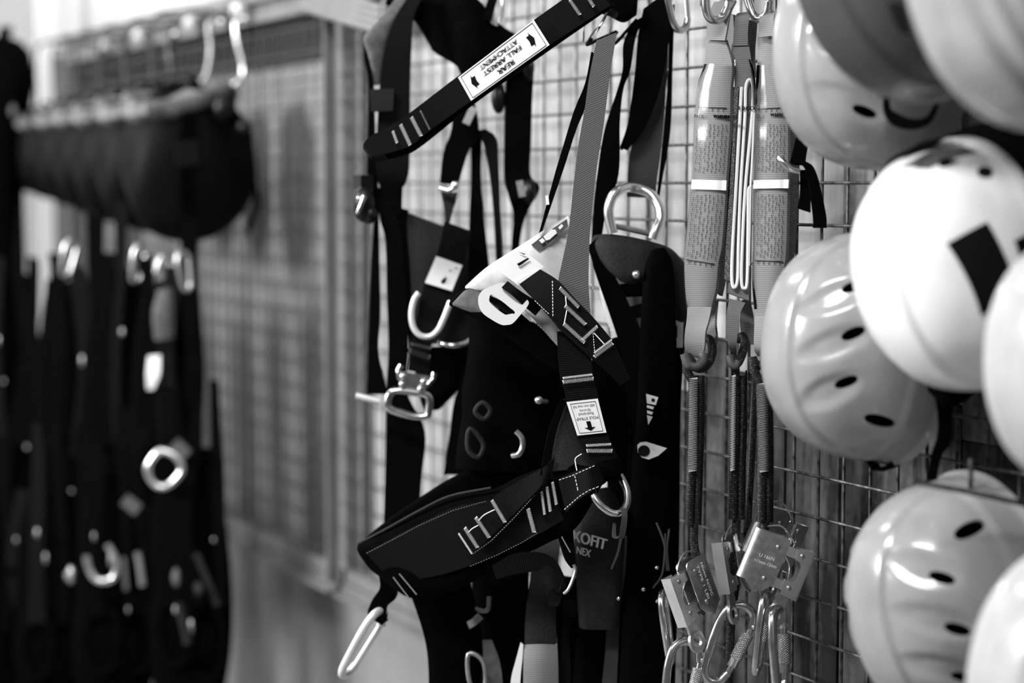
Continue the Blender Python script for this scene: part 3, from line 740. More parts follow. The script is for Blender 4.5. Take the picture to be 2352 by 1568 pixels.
t = rope_leg('black rope with broad white zigzag stitching under the rightmost shock pack', [(1750, 890, 0), (1735, 855, 0), (1728, 822, 0), (1738, 840, 0), (1756, 830, .01), (1764, 800, .02), (1758, 775, .026)], ZL - .02,
    [(1754, 862), (1757, 960), (1758, 1080), (1757, 1198)], [(1757, 1195), (1754, 1230), (1748, 1290)], (1752, 880, 1755, 1083, 17),
    [(1730, 850, 1775, 850), (1733, 960, 1778, 960), (1734, 1100, 1778, 1100), (1732, 1196, 1772, 1200)])
t = thing('rope_lanyard', 'thin speckled rope running behind the broad stitched rope', 'rope', PZ(1722, 1300, 2.5), 'rope lanyards below the packs')
tub(t, 'rope_strand', 'black_rope', [(1736, 850, 2.49), (1730, 960, 2.49), (1724, 1080, 2.49), (1720, 1150, 2.49), (1716, 1240, 2.5)], .005, 12)
rib(t, 'clear_sleeve', 'clear_plastic', [(1719, 1130, 1744, 1130, 2.48), (1722, 1160, 1744, 1160, 2.48), (1722, 1196, 1744, 1198, 2.48)], th=.0004, bulge=.006, n=10)
# ------------------------------------------------------------------ carabiner prototype
def cara_parts(t, s=1.0, locking=True, mt='steel'):
    P = [(.019, .030), (.012, .047), (-.004, .052), (-.019, .043), (-.023, .02), (-.019, -.015), (-.013, -.043), (-.002, -.052), (.011, -.047), (.017, -.034)]
    b = MB(); b.tube(crom([Vector((x * s, y * s, 0)) for x, y in P], 6), .0056 * s, 14); b.build('spine', MT[mt], t, local=True)
    b = MB(); b.tube([Vector((.019 * s, .032 * s, 0)), Vector((.0175 * s, -.036 * s, 0))], .0042 * s, 12); gt = b.build('gate', MT[mt], t, local=True)
    b = MB(); b.ball((.019 * s, .033 * s, 0), .0046 * s, (1, 1, 1.6), 10, 6); b.build('hinge_rivet', MT['bright_steel'], t, local=True)
    if locking:
        b = MB(); b.tube([Vector((.0185 * s, .022 * s, 0)), Vector((.0182 * s, .004 * s, 0)), Vector((.018 * s, -.013 * s, 0))], .0078 * s, 18); sl = b.build('knurled_sleeve', MT['knurled_steel'], t, local=True)
        b = MB(); b.tube([Vector((.018 * s, -.013 * s, 0)), Vector((.0178 * s, -.024 * s, 0))], .0066 * s, 18); b.build('sleeve_collar', MT['brushed_steel'], sl, local=True)
    return t
def carabiner(label, x, y, Z, yaxis, zaxis, s=1.0, locking=True, mt='steel', group='steel carabiners'):
    ya = DC(*yaxis).normalized(); za = DC(*zaxis); za = (za - ya * za.dot(ya)).normalized(); xa = ya.cross(za)
    mw = Matrix((xa, ya, za)).transposed().to_4x4(); mw.translation = PZ(x, y, Z)
    return cara_parts(thing('carabiner', label, 'carabiner', group=group, mw=mw), s, locking, mt)
carabiner('steel carabiner holding the top loop of the leftmost shock pack', 1652, -48, 2.452, (.12, 1, 0), (.5, 0, -.85), 1.0)
carabiner('steel carabiner with knurled sleeve above the edge-on shock pack', 1735, -52, 2.46, (-.15, 1, 0), (-.75, 0, -.65), 1.0)
carabiner('steel locking carabiner through the eye of the left rope grab', 1566, 1568, 2.452, (.22, 1, .1), (.3, 0, -1), 1.0)
carabiner('steel locking carabiner with stamped spine under the middle rope grab', 1672, 1478, 2.462, (.45, .9, .05), (.25, 0, -1), 1.0)
carabiner('steel locking carabiner through the eye of the right rope grab', 1790, 1500, 2.42, (-.02, 1, .1), (.9, 0, -.45), 1.05)
carabiner('slim steel carabiner seen edge-on between the middle and right rope grabs', 1748, 1452, 2.44, (.13, 1, 0), (.96, 0, -.28), .95)
carabiner('thin steel carabiner seen edge-on behind the left rope grab', 1532, 1440, 2.49, (-.12, 1, 0), (.96, 0, -.25), .85, False)
# ------------------------------------------------------------------ rope grabs
def arc(cx, cy, r, a0, a1, n): return [(cx + r * math.cos(math.radians(a0 + (a1 - a0) * i / n)), cy + r * math.sin(math.radians(a0 + (a1 - a0) * i / n))) for i in range(n + 1)]
def rope_grab(label, x, y, Z, xa, ya, words=None, back=False, face='brushed_steel'):
    za = DC(*xa).cross(DC(*ya)); mw = frame(PZ(x, y, Z), DC(*xa), za)
    t = thing('rope_grab', label, 'rope grab', group='steel rope grabs', mw=mw)
    sg = 1
    body = [(-.036, .034), (-.008, .036)] + arc(-.006, .028, .008, 80, 0, 5) + [(.001, -.024), (-.010, -.037)] + arc(-.020, -.034, .007, -20, -100, 4) + [(-.036, -.030)]
    b = MB(); b.prism(body, .0075, .009); b.prism(body, -.009, -.0075)
    # rolled spine joining the two plates round the rope
    n = 12; vs = []
    for yy in (-.030, .034):
        for r in (.009, .0075):
            for i in range(n + 1):
                a = math.radians(90 + 180 * i / n); vs.append((-.036 + r * math.cos(a), yy, r * math.sin(a)))
    W = n + 1; fs = []
    for i in range(n):
        fs += [(i, i + 1, 2 * W + i + 1, 2 * W + i), (W + i + 1, W + i, 3 * W + i, 3 * W + i + 1), (i, W + i, W + i + 1, i + 1), (2 * W + i, 2 * W + i + 1, 3 * W + i + 1, 3 * W + i)]
    b.add(vs, fs); bd = b.build('rope_sleeve', MT[face], t, local=True, sharp=30)
    for yy in (.021, -.021):
        b = MB(); pl = [(-.012, yy - .006), (.024, yy - .006)] + arc(.026, yy, .006, -90, 90, 6) + [(-.012, yy + .006)]
        b.prism(pl, -.0055, -.003); b.prism(pl, .003, .0055); b.build('link_arm', MT['bright_steel'], t, local=True, sharp=30)
    hd = [(.016, .029), (.036, .031), (.036, -.034), (.014, -.032), (.013, -.014), (.022, -.013), (.026, -.008), (.026, .008), (.022, .013), (.016, .014)]
    b = MB(); b.prism(hd, .006, .0075); b.prism(hd, -.0075, -.006); b.box((.0358, -.0015, 0), .0015, .065, .015)
    b.build('handle_channel', MT['bright_steel'], t, local=True, sharp=30)
    for (rx, ry) in ((-.011, .021), (-.013, -.021), (.0225, .021), (.0215, -.0215)):
        b = MB(); zz = .009 if rx < 0 else .0075
        for q in (1, -1): b.ball((rx, ry, q * zz), .0034, (1, 1, .6), 12, 6)
        b.build('rivet', MT['dull_metal'], t, local=True)
    k = 24; ring = arc(.020, -.060, .0145, 90 - 28, 450 - 28 - 15, k - 1); hole = arc(.020, -.060, .008, 90 - 28, 450 - 28 - 15, k - 1)
    b = MB(); b.prism(ring, -.0018, .0018, holes=hole); b.prism([(.012, -.020), (.028, -.020), (.029, -.049), (.011, -.049)], -.0018, .0018)
    b.build('attachment_eye', MT['brushed_steel'], t, local=True, sharp=30)
    b = MB(); b.tube(crom([Vector(p) for p in ((.0, .016, 0), (.012, .006, 0), (.016, -.006, .002), (.02, -.018, 0))], 5), .0011, 8); b.build('spring', MT['bright_steel'], t, local=True)
    b = MB(); b.tube(crom([Vector(p) for p in ((-.030, .040, -.002), (-.014, .046, -.002), (.0, .040, 0), (.010, .032, 0))], 5), .0013, 8); b.build('locking_lever', MT['bright_steel'], t, local=True)
    if words:
        for wd, (ox, oy, ux, uy, ln, hh), side in words:
            uv, fs = text_mesh(wd); b = MB(); u = Vector((ux, uy, 0)).normalized(); v = Vector((-u.y, u.x, 0)) * side
            b.add([Vector((ox, oy, -.00925 if back else .00925)) + u * (ln * p[0]) + v * (hh * p[1]) for p in uv], fs); b.build('stamped_lettering', MT['white_print'], bd, False, local=True)
    return t
rope_grab('steel rope grab shown flat with stamped plate, rightmost of the rope grabs', 1787, 1297, 2.425, (.90, -.36, .15), (.38, .92, 0),
    [('U 16kN', (-.030, .002, 1, .05, .020, .0045), 1), ('>11mm-12mm', (-.034, -.006, 1, .05, .030, .0042), 1)])
rope_grab('steel rope grab tilted with its lettered sleeve to the right, leftmost of the rope grabs', 1585, 1356, 2.45, (-.62, -.30, -.72), (-.28, .95, -.05),
    [('TYPE 1 LBI', (-.016, .026, 0, -1, .045, .0045), -1), ('Nisen N/OC', (-.025, .026, 0, -1, .045, .0045), -1)], back=True)
rope_grab('steel rope grab seen from its handle edge, between the other rope grabs', 1682, 1293, 2.47, (-.50, -.05, -.86), (-.17, .98, 0), None)
rope_grab('steel rope grab mostly hidden behind the flat one', 1782, 1238, 2.50, (.75, -.35, .5), (.3, .9, 0), None)
# ------------------------------------------------------------------ white helmet details, chin strap hanging by the packs
shell_patch('black_patch', 'ink', H_WHITE, [(-72, .48), (-70, .72), (-104, .79), (-115, .59)], .002)
shell_patch('black_patch', 'ink', H_WHITE, [(-82, .83), (-80, .95), (-98, .95), (-96, .84)], .002, 5)
shell_patch('sticker', 'grey_pad', H_WHITE, [(-8, .62), (-24, .90), (-33, .90), (-25, .66)], .0012)
shell_patch('black_strap', 'black_web', H_WHITE, [(30, .70), (-2, .74), (-4, .80), (30, .78)], .004)
shell_patch('black_strap', 'black_web', H_WHITE, [(2, .70), (-16, .78), (-14, .88), (0, .84)], .005, 6)
b = MB(); pc = shell_pt(math.radians(-47), .85, 0); nn = Vector((pc.x / .126 ** 2, pc.y / .108 ** 2, pc.z / .126 ** 2)).normalized()
M_ = frame(pc, Vector((0, 0, 1)), nn); b.prism([(.0078 * math.cos(i * .3142), .0068 * math.sin(i * .3142)) for i in range(20)], -.004, .0014, M_); b.build('ear_hole_plug', MT['ink'], H_WHITE, local=True)
b = MB(); pc = shell_pt(math.radians(-30), .74, 0); nn = Vector((pc.x / .126 ** 2, pc.y / .108 ** 2, pc.z / .126 ** 2)).normalized()
M_ = frame(pc, Vector((0, 0, 1)), nn); b.prism([(.0066 * math.cos(i * .3142), .0055 * math.sin(i * .3142)) for i in range(20)], -.004, .0022, M_); b.build('ear_hole_plug', MT['ink'], H_WHITE, local=True)
b = MB(); A_ = []; B_ = []                    # elastic goggle band round the rim
for i in range(25):
    ph = math.radians(70 - i * 7.2); k = (abs(math.cos(ph)) ** 2.25 + abs(math.sin(ph)) ** 2.25) ** (-1 / 2.25)
    A_.append(Vector((.131 * k * math.cos(ph), .113 * k * math.sin(ph), -.002))); B_.append(Vector((.137 * k * math.cos(ph), .119 * k * math.sin(ph), -.036)))
b.ribbon3(A_, B_, 4, 2, .003); b.build('goggle_band', MT['black_web'], H_WHITE, local=True)
# ------------------------------------------------------------------ harness at the rear left, with the small white tag and steel quick buckle
ZA = 2.86
A = thing('climbing_harness', 'black full-body harness with a steel quick buckle and small white tag, nearest the upright post', 'harness', PZ(920, 1300, ZA), 'harnesses in the middle')
rib(A, 'yoke_pad', 'black_pad', [(885, 10, 960, 30, ZA), (905, -45, 985, 100, ZA), (1000, -40, 1000, 122, ZA), (1050, -30, 1048, 152, ZA - .02), (1100, 0, 1065, 185, ZA - .03), (1145, 52, 1110, 200, ZA - .03), (1195, 85, 1180, 150, ZA - .02)], puff=True, th=.03, n=10)
rib(A, 'shoulder_pad', 'grey_pad', [(912, -8, 952, -4, ZA - .02), (872, 45, 928, 22, ZA - .03), (835, 86, 902, 62, ZA - .035), (846, 130, 886, 118, ZA - .03), (856, 195, 872, 195, ZA - .02)], puff=True, th=.012, n=10)
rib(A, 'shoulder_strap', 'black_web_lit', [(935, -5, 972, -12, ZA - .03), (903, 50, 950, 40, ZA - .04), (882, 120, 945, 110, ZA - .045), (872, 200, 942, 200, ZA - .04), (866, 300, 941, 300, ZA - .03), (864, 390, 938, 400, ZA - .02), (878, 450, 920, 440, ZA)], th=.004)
rib(A, 'edge_binding', 'black_web', [(833, 85, 842, 92, ZA - .03), (838, 140, 850, 145, ZA - .03), (846, 190, 858, 195, ZA - .03), (845, 300, 862, 300, ZA - .02), (843, 400, 866, 402, ZA - .01)], th=.004, n=4)
b = MB(); b.ribbon([(848, 205, 905, 203, ZA - .055), (852, 256, 902, 254, ZA - .055)], th=.008, n=4); b.build('strap_adjuster', MT['black_plastic'], A)
rib(A, 'side_strap', 'black_web', [(866, 430, 925, 430, ZA), (872, 500, 924, 490, ZA), (886, 560, 932, 560, ZA), (889, 680, 936, 690, ZA), (892, 800, 938, 800, ZA), (888, 905, 935, 900, ZA), (886, 1000, 976, 990, ZA), (884, 1100, 968, 1100, ZA), (880, 1240, 960, 1230, ZA)], th=.003)
rib(A, 'side_strap', 'black_web', [(846, 395, 868, 400, ZA + .01), (858, 480, 870, 480, ZA + .01), (853, 600, 872, 600, ZA + .01), (848, 720, 874, 720, ZA + .01), (845, 820, 870, 810, ZA + .01), (843, 905, 892, 905, ZA + .01)], th=.003)
b = MB(); b.ball(PZ(836, 468, ZA - .03), .026, (.7, .6, 1.05), 16, 10); b.box(PZ(834, 418, ZA - .02), .03, .02, .02); b.ball(PZ(848, 492, ZA - .03), .018, (.9, .6, .8), 12, 8); b.build('cam_buckle', MT['black_plastic'], A)
b = MB(); b.tube(px((837, 450, ZA - .055), (830, 470, ZA - .055), (822, 490, ZA - .05)), .0035, 10); b.ball(PZ(825, 455, ZA - .05), .004); b.build('buckle_lever', MT['steel'], A)
rib(A, 'chest_strap', 'black_web', [(1045, 215, 1085, 205, ZA - .02), (1036, 300, 1100, 300, ZA - .02), (1018, 350, 1075, 350, ZA - .02), (1010, 420, 1052, 425, ZA - .02)], th=.004)
rib(A, 'strap_tail', 'charcoal_fabric', [(1012, 440, 1052, 442, ZA - .015), (1019, 475, 1042, 478, ZA - .015), (1024, 515, 1032, 515, ZA - .015)], th=.003, n=4)
b = MB(); b.tube(px((1010, 432, ZA - .03), (1030, 438, ZA - .035), (1048, 428, ZA - .035)), .004, 10); b.ball(PZ(1046, 425, ZA - .04), .006); b.build('ring', MT['bright_steel'], A)
b = MB(); b.bar(PZ(1088, 246, ZA - .05), PZ(1070, 285, ZA - .05), .011, .006, DC(1, 0, 0)); b.build('metal_tab', MT['bright_steel'], A)
rib(A, 'webbing_strap', 'black_web', [(1080, 290, 1108, 300, ZA), (1082, 400, 1105, 400, ZA), (1078, 500, 1112, 500, ZA), (1076, 620, 1125, 620, ZA), (1080, 700, 1130, 690, ZA)], th=.003)
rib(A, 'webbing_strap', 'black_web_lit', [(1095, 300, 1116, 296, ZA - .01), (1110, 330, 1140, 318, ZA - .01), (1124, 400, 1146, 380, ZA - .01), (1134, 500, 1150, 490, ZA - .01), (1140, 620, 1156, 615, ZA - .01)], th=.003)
rib(A, 'webbing_strap', 'black_web', [(1165, 120, 1228, 150, ZA), (1160, 230, 1223, 230, ZA), (1158, 330, 1220, 330, ZA), (1158, 405, 1218, 400, ZA), (1168, 450, 1240, 432, ZA - .01), (1180, 495, 1215, 480, ZA), (1176, 540, 1200, 520, ZA), (1174, 590, 1190, 590, ZA)], th=.004)
b = MB(); b.bar(PZ(1193, 415, ZA - .03), PZ(1200, 452, ZA - .03), .010, .006, DC(1, 0, 0)); b.build('buckle_lever', MT['bright_steel'], A)
b = MB(); b.ball(PZ(1214, 440, ZA - .01), .017, (.9, .6, 1.1), 12, 8); b.build('cam_buckle', MT['black_plastic'], A)
b = MB(); b.ball(PZ(1215, 155, ZA - .02), .012, (1, .6, 1.6), 10, 7); b.ball(PZ(1145, 225, ZA), .018, (.7, .6, 1.3), 10, 7); b.build('cam_buckle', MT['black_plastic'], A)
rib(A, 'back_panel', 'charcoal_fabric', [(905, 478, 1000, 512, ZA + .03), (922, 520, 1070, 540, ZA + .03), (930, 600, 1082, 600, ZA + .03), (940, 700, 1085, 700, ZA + .03), (948, 790, 1085, 790, ZA + .03)], puff=True, th=.02)
rib(A, 'panel_binding', 'black_pad', [(895, 470, 938, 482, ZA), (918, 520, 935, 520, ZA), (928, 620, 942, 620, ZA), (935, 720, 948, 720, ZA), (940, 800, 955, 800, ZA)], th=.01, n=4)
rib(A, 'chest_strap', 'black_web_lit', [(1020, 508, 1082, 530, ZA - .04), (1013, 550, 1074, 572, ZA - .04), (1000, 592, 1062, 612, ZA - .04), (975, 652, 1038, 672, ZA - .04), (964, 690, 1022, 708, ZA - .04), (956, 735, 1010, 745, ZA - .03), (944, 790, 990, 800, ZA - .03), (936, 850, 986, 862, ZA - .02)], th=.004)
q = [PZ(1002, 588, ZA - .05), PZ(1062, 609, ZA - .05), PZ(1038, 668, ZA - .05), PZ(976, 649, ZA - .05)]
b = MB(); poly_on(b, [(0, 0), (1, 0), (1, 1), (0, 1)], q, 0); lb = b.build('white_tag', MT['white_print'], A, False)
b = MB(); poly_on(b, [(.5, .22), (.57, .14), (.66, .2), (.66, .34), (.6, .44)], q, .001); poly_on(b, [(.62, .66), (.7, .64), (.7, .72)], q, .001); poly_on(b, [(.78, .8), (.88, .8), (.86, .86)], q, .001); b.build('printed_mark', MT['ink'], lb, False)
tub(A, 'chest_ring', 'pale_steel', [(962, 672, ZA - .055), (951, 690, ZA - .055), (945, 722, ZA - .055), (950, 752, ZA - .055), (966, 770, ZA - .055), (988, 772, ZA - .055), (1006, 758, ZA - .055), (1018, 735, ZA - .055), (1028, 710, ZA - .055), (1035, 692, ZA - .055)], .0042, 12)
tub(A, 'side_ring', 'steel', [(1008, 786, ZA - .02), (1030, 792, ZA - .03), (1055, 792, ZA - .03), (1076, 782, ZA - .02), (1090, 766, ZA - .01)], .004, 12)
b = MB(); bartack(b, 945, 790, 989, 800, ZA - .045, 6); bartack(b, 941, 806, 986, 822, ZA - .04, 12); b.build('stitching', MT['grey_thread'], A)
# quick buckle
zb = ZA - .05
b = MB(); b.ribbon([(916, 852, 993, 864, zb), (926, 868, 985, 880, zb), (922, 890, 975, 900, zb)], th=.008, n=6); b.tube(px((922, 838, zb), (915, 850, zb), (918, 868, zb - .004), (928, 876, zb - .004)), .004, 10); b.tube(px((998, 856, zb), (994, 870, zb), (985, 880, zb - .004), (976, 888, zb - .004)), .004, 10)
for (x, y) in ((926, 864), (924, 882), (973, 876), (966, 893)): b.ball(PZ(x, y, zb - .008), .005)
b.build('quick_buckle_tongue', MT['steel'], A)
tub(A, 'quick_buckle_frame', 'steel', [(896, 905, zb), (910, 897, zb), (945, 900, zb), (975, 905, zb), (986, 915, zb), (985, 940, zb), (980, 955, zb), (950, 956, zb), (910, 945, zb), (892, 935, zb), (891, 918, zb)], .0055, 12, True)
tub(A, 'metal_prong', 'pale_steel', [(817, 908, zb), (845, 915, zb), (872, 922, zb)], .0046, 12)
rib(A, 'leg_pad', 'black_pad', [(935, 800, 1085, 790, ZA + .01), (952, 850, 1068, 862, ZA + .01), (960, 900, 1048, 900, ZA + .01), (975, 945, 1010, 940, ZA + .01)], puff=True, th=.03, n=10)
rib(A, 'leg_strap', 'black_web', [(1072, 780, 1120, 770, ZA), (1062, 860, 1130, 870, ZA), (1042, 925, 1140, 930, ZA), (1032, 1000, 1130, 1010, ZA), (1018, 1090, 1120, 1090, ZA)], th=.004)
# ------------------------------------------------------------------ harness hung at the right, with the dorsal ring and dark pad
ZC = 2.64
Cc = thing('climbing_harness', 'black and charcoal full-body harness with a large steel dorsal ring, beside the lanyards', 'harness', PZ(1450, 1500, ZC), 'harnesses in the middle')
rib(Cc, 'shoulder_strap', 'black_web', [(1478, 20, 1545, -30, ZC), (1466, 80, 1542, 40, ZC), (1460, 150, 1530, 140, ZC), (1452, 220, 1508, 230, ZC), (1440, 290, 1478, 300, ZC), (1424, 338, 1440, 345, ZC)], th=.003)
rib(Cc, 'shoulder_strap', 'black_web_lit', [(1470, 70, 1490, 60, ZC + .02), (1462, 130, 1482, 130, ZC + .02), (1455, 220, 1470, 220, ZC + .02), (1445, 290, 1458, 290, ZC + .02), (1424, 342, 1430, 345, ZC + .02)], th=.003, n=4)
rib(Cc, 'dorsal_webbing', 'midgrey_web', [(1500, 120, 1535, 110, ZC + .03), (1492, 200, 1530, 200, ZC + .03), (1462, 290, 1524, 290, ZC + .025), (1446, 360, 1516, 365, ZC + .02), (1441, 420, 1508, 420, ZC + .015), (1440, 452, 1506, 455, ZC + .02)], th=.004)
rib(Cc, 'side_strap', 'black_web', [(1535, 10, 1550, 10, ZC + .02), (1536, 150, 1545, 150, ZC + .02), (1524, 300, 1540, 300, ZC + .02), (1512, 420, 1520, 420, ZC + .02), (1506, 470, 1512, 470, ZC + .02)], th=.003, n=4)
rib(Cc, 'shoulder_strap', 'black_web', [(1452, 52, 1490, 30, ZC - .01), (1432, 100, 1462, 80, ZC - .01), (1430, 160, 1448, 160, ZC - .01), (1415, 215, 1432, 205, ZC - .01), (1388, 300, 1424, 280, ZC - .01), (1372, 400, 1421, 400, ZC - .01), (1364, 480, 1392, 490, ZC - .01), (1358, 560, 1380, 560, ZC - .01)], th=.003)
rib(Cc, 'top_keeper', 'black_pad', [(1375, -10, 1382, 32, ZC - .03), (1405, -25, 1400, 38, ZC - .03), (1440, -25, 1432, 52, ZC - .03), (1465, -15, 1462, 35, ZC - .03)], puff=True, th=.02)
tub(Cc, 'hanging_cord', 'black_web', [(1462, 45, ZC), (1440, 70, ZC - .01), (1415, 98, ZC - .02), (1402, 100, ZC - .02), (1418, 72, ZC - .02)], .0022, 8)
tub(Cc, 'hanging_cord', 'black_web', [(1417, 72, ZC - .03), (1395, 82, ZC - .03), (1370, 93, ZC - .03), (1348, 103, ZC - .02), (1360, 88, ZC - .02)], .0022, 8)
tub(Cc, 'dorsal_ring', 'bright_steel', [(1408, 536, ZC - .03), (1401, 508, ZC - .03), (1398, 482, ZC - .03), (1405, 455, ZC - .028), (1420, 438, ZC - .025), (1442, 430, ZC - .01), (1470, 434, ZC - .005), (1497, 448, ZC - .01), (1514, 476, ZC - .02), (1517, 505, ZC - .025), (1507, 527, ZC - .03), (1499, 548, ZC - .03)], .0068, 14)
b = MB(); b.tube(px((1412, 519, ZC - .028), (1500, 538, ZC - .028)), .004, 10); b.build('ring_crossbar', MT['steel'], Cc)
rib(Cc, 'dorsal_pad', 'charcoal_fabric', [(1364, 540, 1398, 605, ZC - .02), (1395, 537, 1418, 640, ZC - .03), (1440, 542, 1445, 652, ZC - .035), (1490, 553, 1488, 652, ZC - .035), (1540, 570, 1530, 700, ZC - .02), (1575, 605, 1565, 780, ZC)], puff=True, th=.024, n=10)
b = MB(); b.ball(PZ(1462, 630, ZC - .052), .006, (1, 1, 1), 14, 9); b.build('pad_rivet', MT['bright_steel'], Cc)
rib(Cc, 'back_strap', 'black_pad', [(1494, 578, 1530, 572, ZC - .045), (1480, 620, 1546, 610, ZC - .05), (1472, 720, 1552, 720, ZC - .05), (1468, 830, 1555, 830, ZC - .05), (1462, 960, 1555, 960, ZC - .04), (1450, 1080, 1560, 1080, ZC - .03), (1440, 1250, 1550, 1250, ZC - .03), (1430, 1420, 1545, 1420, ZC - .03), (1420, 1600, 1545, 1600, ZC - .03)], puff=True, th=.02)
rib(Cc, 'side_webbing', 'black_web', [(1350, 565, 1372, 545, ZC - .03), (1372, 640, 1412, 632, ZC - .03), (1400, 720, 1446, 700, ZC - .03), (1425, 800, 1478, 780, ZC - .03), (1440, 900, 1490, 900, ZC - .03), (1445, 1000, 1490, 1000, ZC - .03), (1440, 1100, 1480, 1100, ZC - .03)], th=.004)
rib(Cc, 'inner_pad', 'lightgrey_pad', [(1370, 600, 1440, 600, ZC + .02), (1380, 680, 1475, 680, ZC + .02), (1395, 740, 1475, 740, ZC + .02), (1420, 790, 1470, 790, ZC + .02)], puff=True, th=.015)
rib(Cc, 'cross_strap', 'black_web', [(1400, 655, 1405, 685, ZC), (1440, 650, 1450, 682, ZC), (1490, 640, 1500, 680, ZC)], th=.003)
rib(Cc, 'cross_strap', 'black_web', [(1420, 712, 1425, 742, ZC), (1460, 700, 1465, 730, ZC), (1500, 690, 1505, 725, ZC)], th=.003)
rib(Cc, 'waist_strap', 'black_pad', [(1545, 660, 1575, 640, ZC), (1540, 760, 1575, 760, ZC), (1535, 900, 1565, 900, ZC), (1530, 1050, 1562, 1050, ZC), (1525, 1250, 1560, 1250, ZC), (1520, 1600, 1550, 1600, ZC)], puff=True, th=.015)
b = MB(); plate(b, [(1548, 735), (1570, 722), (1568, 798), (1548, 798)], ZC - .012); tg = b.build('white_tag', MT['lightgrey_pad'], Cc, False)
b = MB(); plate(b, [(1552, 748), (1556, 746), (1556, 775), (1552, 776)], ZC - .0135); b.build('printed_mark', MT['ink'], tg, False)
zlg = ZC - .066
b = MB(); plate(b, [(1464, 1022), (1470, 1016), (1484, 1014), (1500, 1019), (1532, 1029), (1512, 1046), (1490, 1055), (1474, 1050), (1465, 1038)], zlg); lg = b.build('eye_emblem', MT['lightgrey_pad'], Cc, False)
b = MB(); plate(b, [(1479 + 14 * math.cos(i * .524), 1035 + 13 * math.sin(i * .524)) for i in range(12)], zlg - .0015); b.build('emblem_dot', MT['ink'], lg, False)
b = MB(); plate(b, [(1484, 904), (1512, 912), (1506, 930), (1486, 926)], zlg); plate(b, [(1486, 930), (1502, 934), (1500, 940), (1486, 936)], zlg); plate(b, [(1486, 942), (1500, 946), (1497, 952), (1487, 949)], zlg); plate(b, [(1486, 953), (1499, 957), (1489, 975)], zlg); lg = b.build('logo_print', MT['lightgrey_pad'], Cc, False)
b = MB(); plate(b, [(1497, 914), (1504, 916), (1503, 923), (1496, 921)], zlg - .001); b.build('emblem_dot', MT['ink'], lg, False)
# hip pad with lettering
rib(Cc, 'hip_pad', 'charcoal_fabric', [(1332, 1135, 1400, 1120, ZC - .02), (1319, 1195, 1432, 1180, ZC - .03), (1319, 1260, 1435, 1255, ZC - .035), (1324, 1340, 1428, 1340, ZC - .03), (1330, 1440, 1420, 1440, ZC - .02)], puff=True, th=.022, n=10)
b = MB(); zz = ZC - .052
text_on(b, 'EXOFIT', [PZ(1301, 1210, zz), PZ(1394, 1238, zz), PZ(1389, 1262, zz), PZ(1300, 1238, zz)], (0, 0, 1, 1), 0, 2); b.build('lettering', MT['white_print'], Cc, False)
b = MB(); text_on(b, 'NEX', [PZ(1325, 1254, zz), PZ(1358, 1263, zz), PZ(1354, 1279, zz), PZ(1324, 1270, zz)], (0, 0, 1, 1), 0, 2); b.build('lettering', MT['white_print'], Cc, False)
for st in ([(1410, 1260, 1440, 1230, ZC), (1405, 1340, 1438, 1300, ZC), (1395, 1420, 1425, 1400, ZC), (1390, 1500, 1420, 1500, ZC), (1380, 1600, 1415, 1600, ZC)],):
    rib(Cc, 'leg_strap', 'midgrey_web', st, th=.003)
rib(Cc, 'leg_strap', 'black_web_lit', [(1295, 1380, 1340, 1380, ZC), (1290, 1480, 1310, 1440, ZC), (1285, 1560, 1310, 1520, ZC), (1280, 1610, 1310, 1600, ZC)], th=.003)
rib(Cc, 'mesh_pad', 'black_pad', [(1330, 1430, 1420, 1430, ZC + .02), (1320, 1520, 1420, 1520, ZC + .02), (1310, 1620, 1425, 1620, ZC + .02)], puff=True, th=.02)
rib(Cc, 'mesh_pad', 'black_pad', [(1395, 1050, 1460, 1050, ZC + .02), (1395, 1150, 1460, 1150, ZC + .02), (1400, 1300, 1460, 1300, ZC + .02), (1400, 1600, 1460, 1600, ZC + .02)], puff=True, th=.02)
for (x, y) in ((1421, 1374), (1478, 1353), (1509, 1303), (1510, 1380)):
    b = MB(); b.ball(PZ(x, y, ZC - .05), .003, (1, 1, 1), 8, 6); b.build('snap_button', MT['steel'], Cc)
for pts in ([(1508, 1200), (1520, 1230), (1528, 1260), (1532, 1310)], [(1537, 1215), (1532, 1260), (1536, 1310)], [(1528, 1225), (1527, 1270), (1520, 1320), (1500, 1350)]):
    tub(Cc, 'loose_cord', 'grey_web', [(x, y, ZC - .05) for x, y in pts], .0013, 6)
rib(Cc, 'rear_pad', 'black_pad', [(1385, 780, 1490, 760, ZC + .005), (1350, 850, 1495, 850, ZC + .005), (1345, 950, 1495, 950, ZC + .005), (1350, 1080, 1495, 1080, ZC + .005)], puff=True, th=.02)
# ------------------------------------------------------------------ front harness
ZB = 2.50
Bh = thing('climbing_harness', 'front black harness with white printed labels, pale waist pad and padded leg loop', 'harness', PZ(1300, 1500, ZB), 'harnesses in the middle')
def zr(x): return 2.50 + .10 * (1400 - x) / 550          # rear strap recedes to the left
st = [(1345, -38, 1402, 12), (1226, 46, 1262, 103), (1140, 111, 1172, 167), (1050, 176, 1082, 231), (940, 260, 991, 297), (902, 286, 943, 334), (852, 312, 890, 352), (834, 331, 850, 360)]
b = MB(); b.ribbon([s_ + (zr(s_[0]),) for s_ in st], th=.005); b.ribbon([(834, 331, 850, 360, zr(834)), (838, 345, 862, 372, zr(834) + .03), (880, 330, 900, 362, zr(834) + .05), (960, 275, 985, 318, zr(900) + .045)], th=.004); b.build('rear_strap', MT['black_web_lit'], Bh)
rib(Bh, 'rear_strap_lining', 'black_web', [(1350, -28, 1412, 12, zr(1345) + .012), (1240, 55, 1272, 108, zr(1226) + .012), (1060, 185, 1092, 236, zr(1050) + .012), (945, 270, 955, 343, zr(940) + .012), (860, 325, 892, 366, zr(850) + .012)], th=.004)
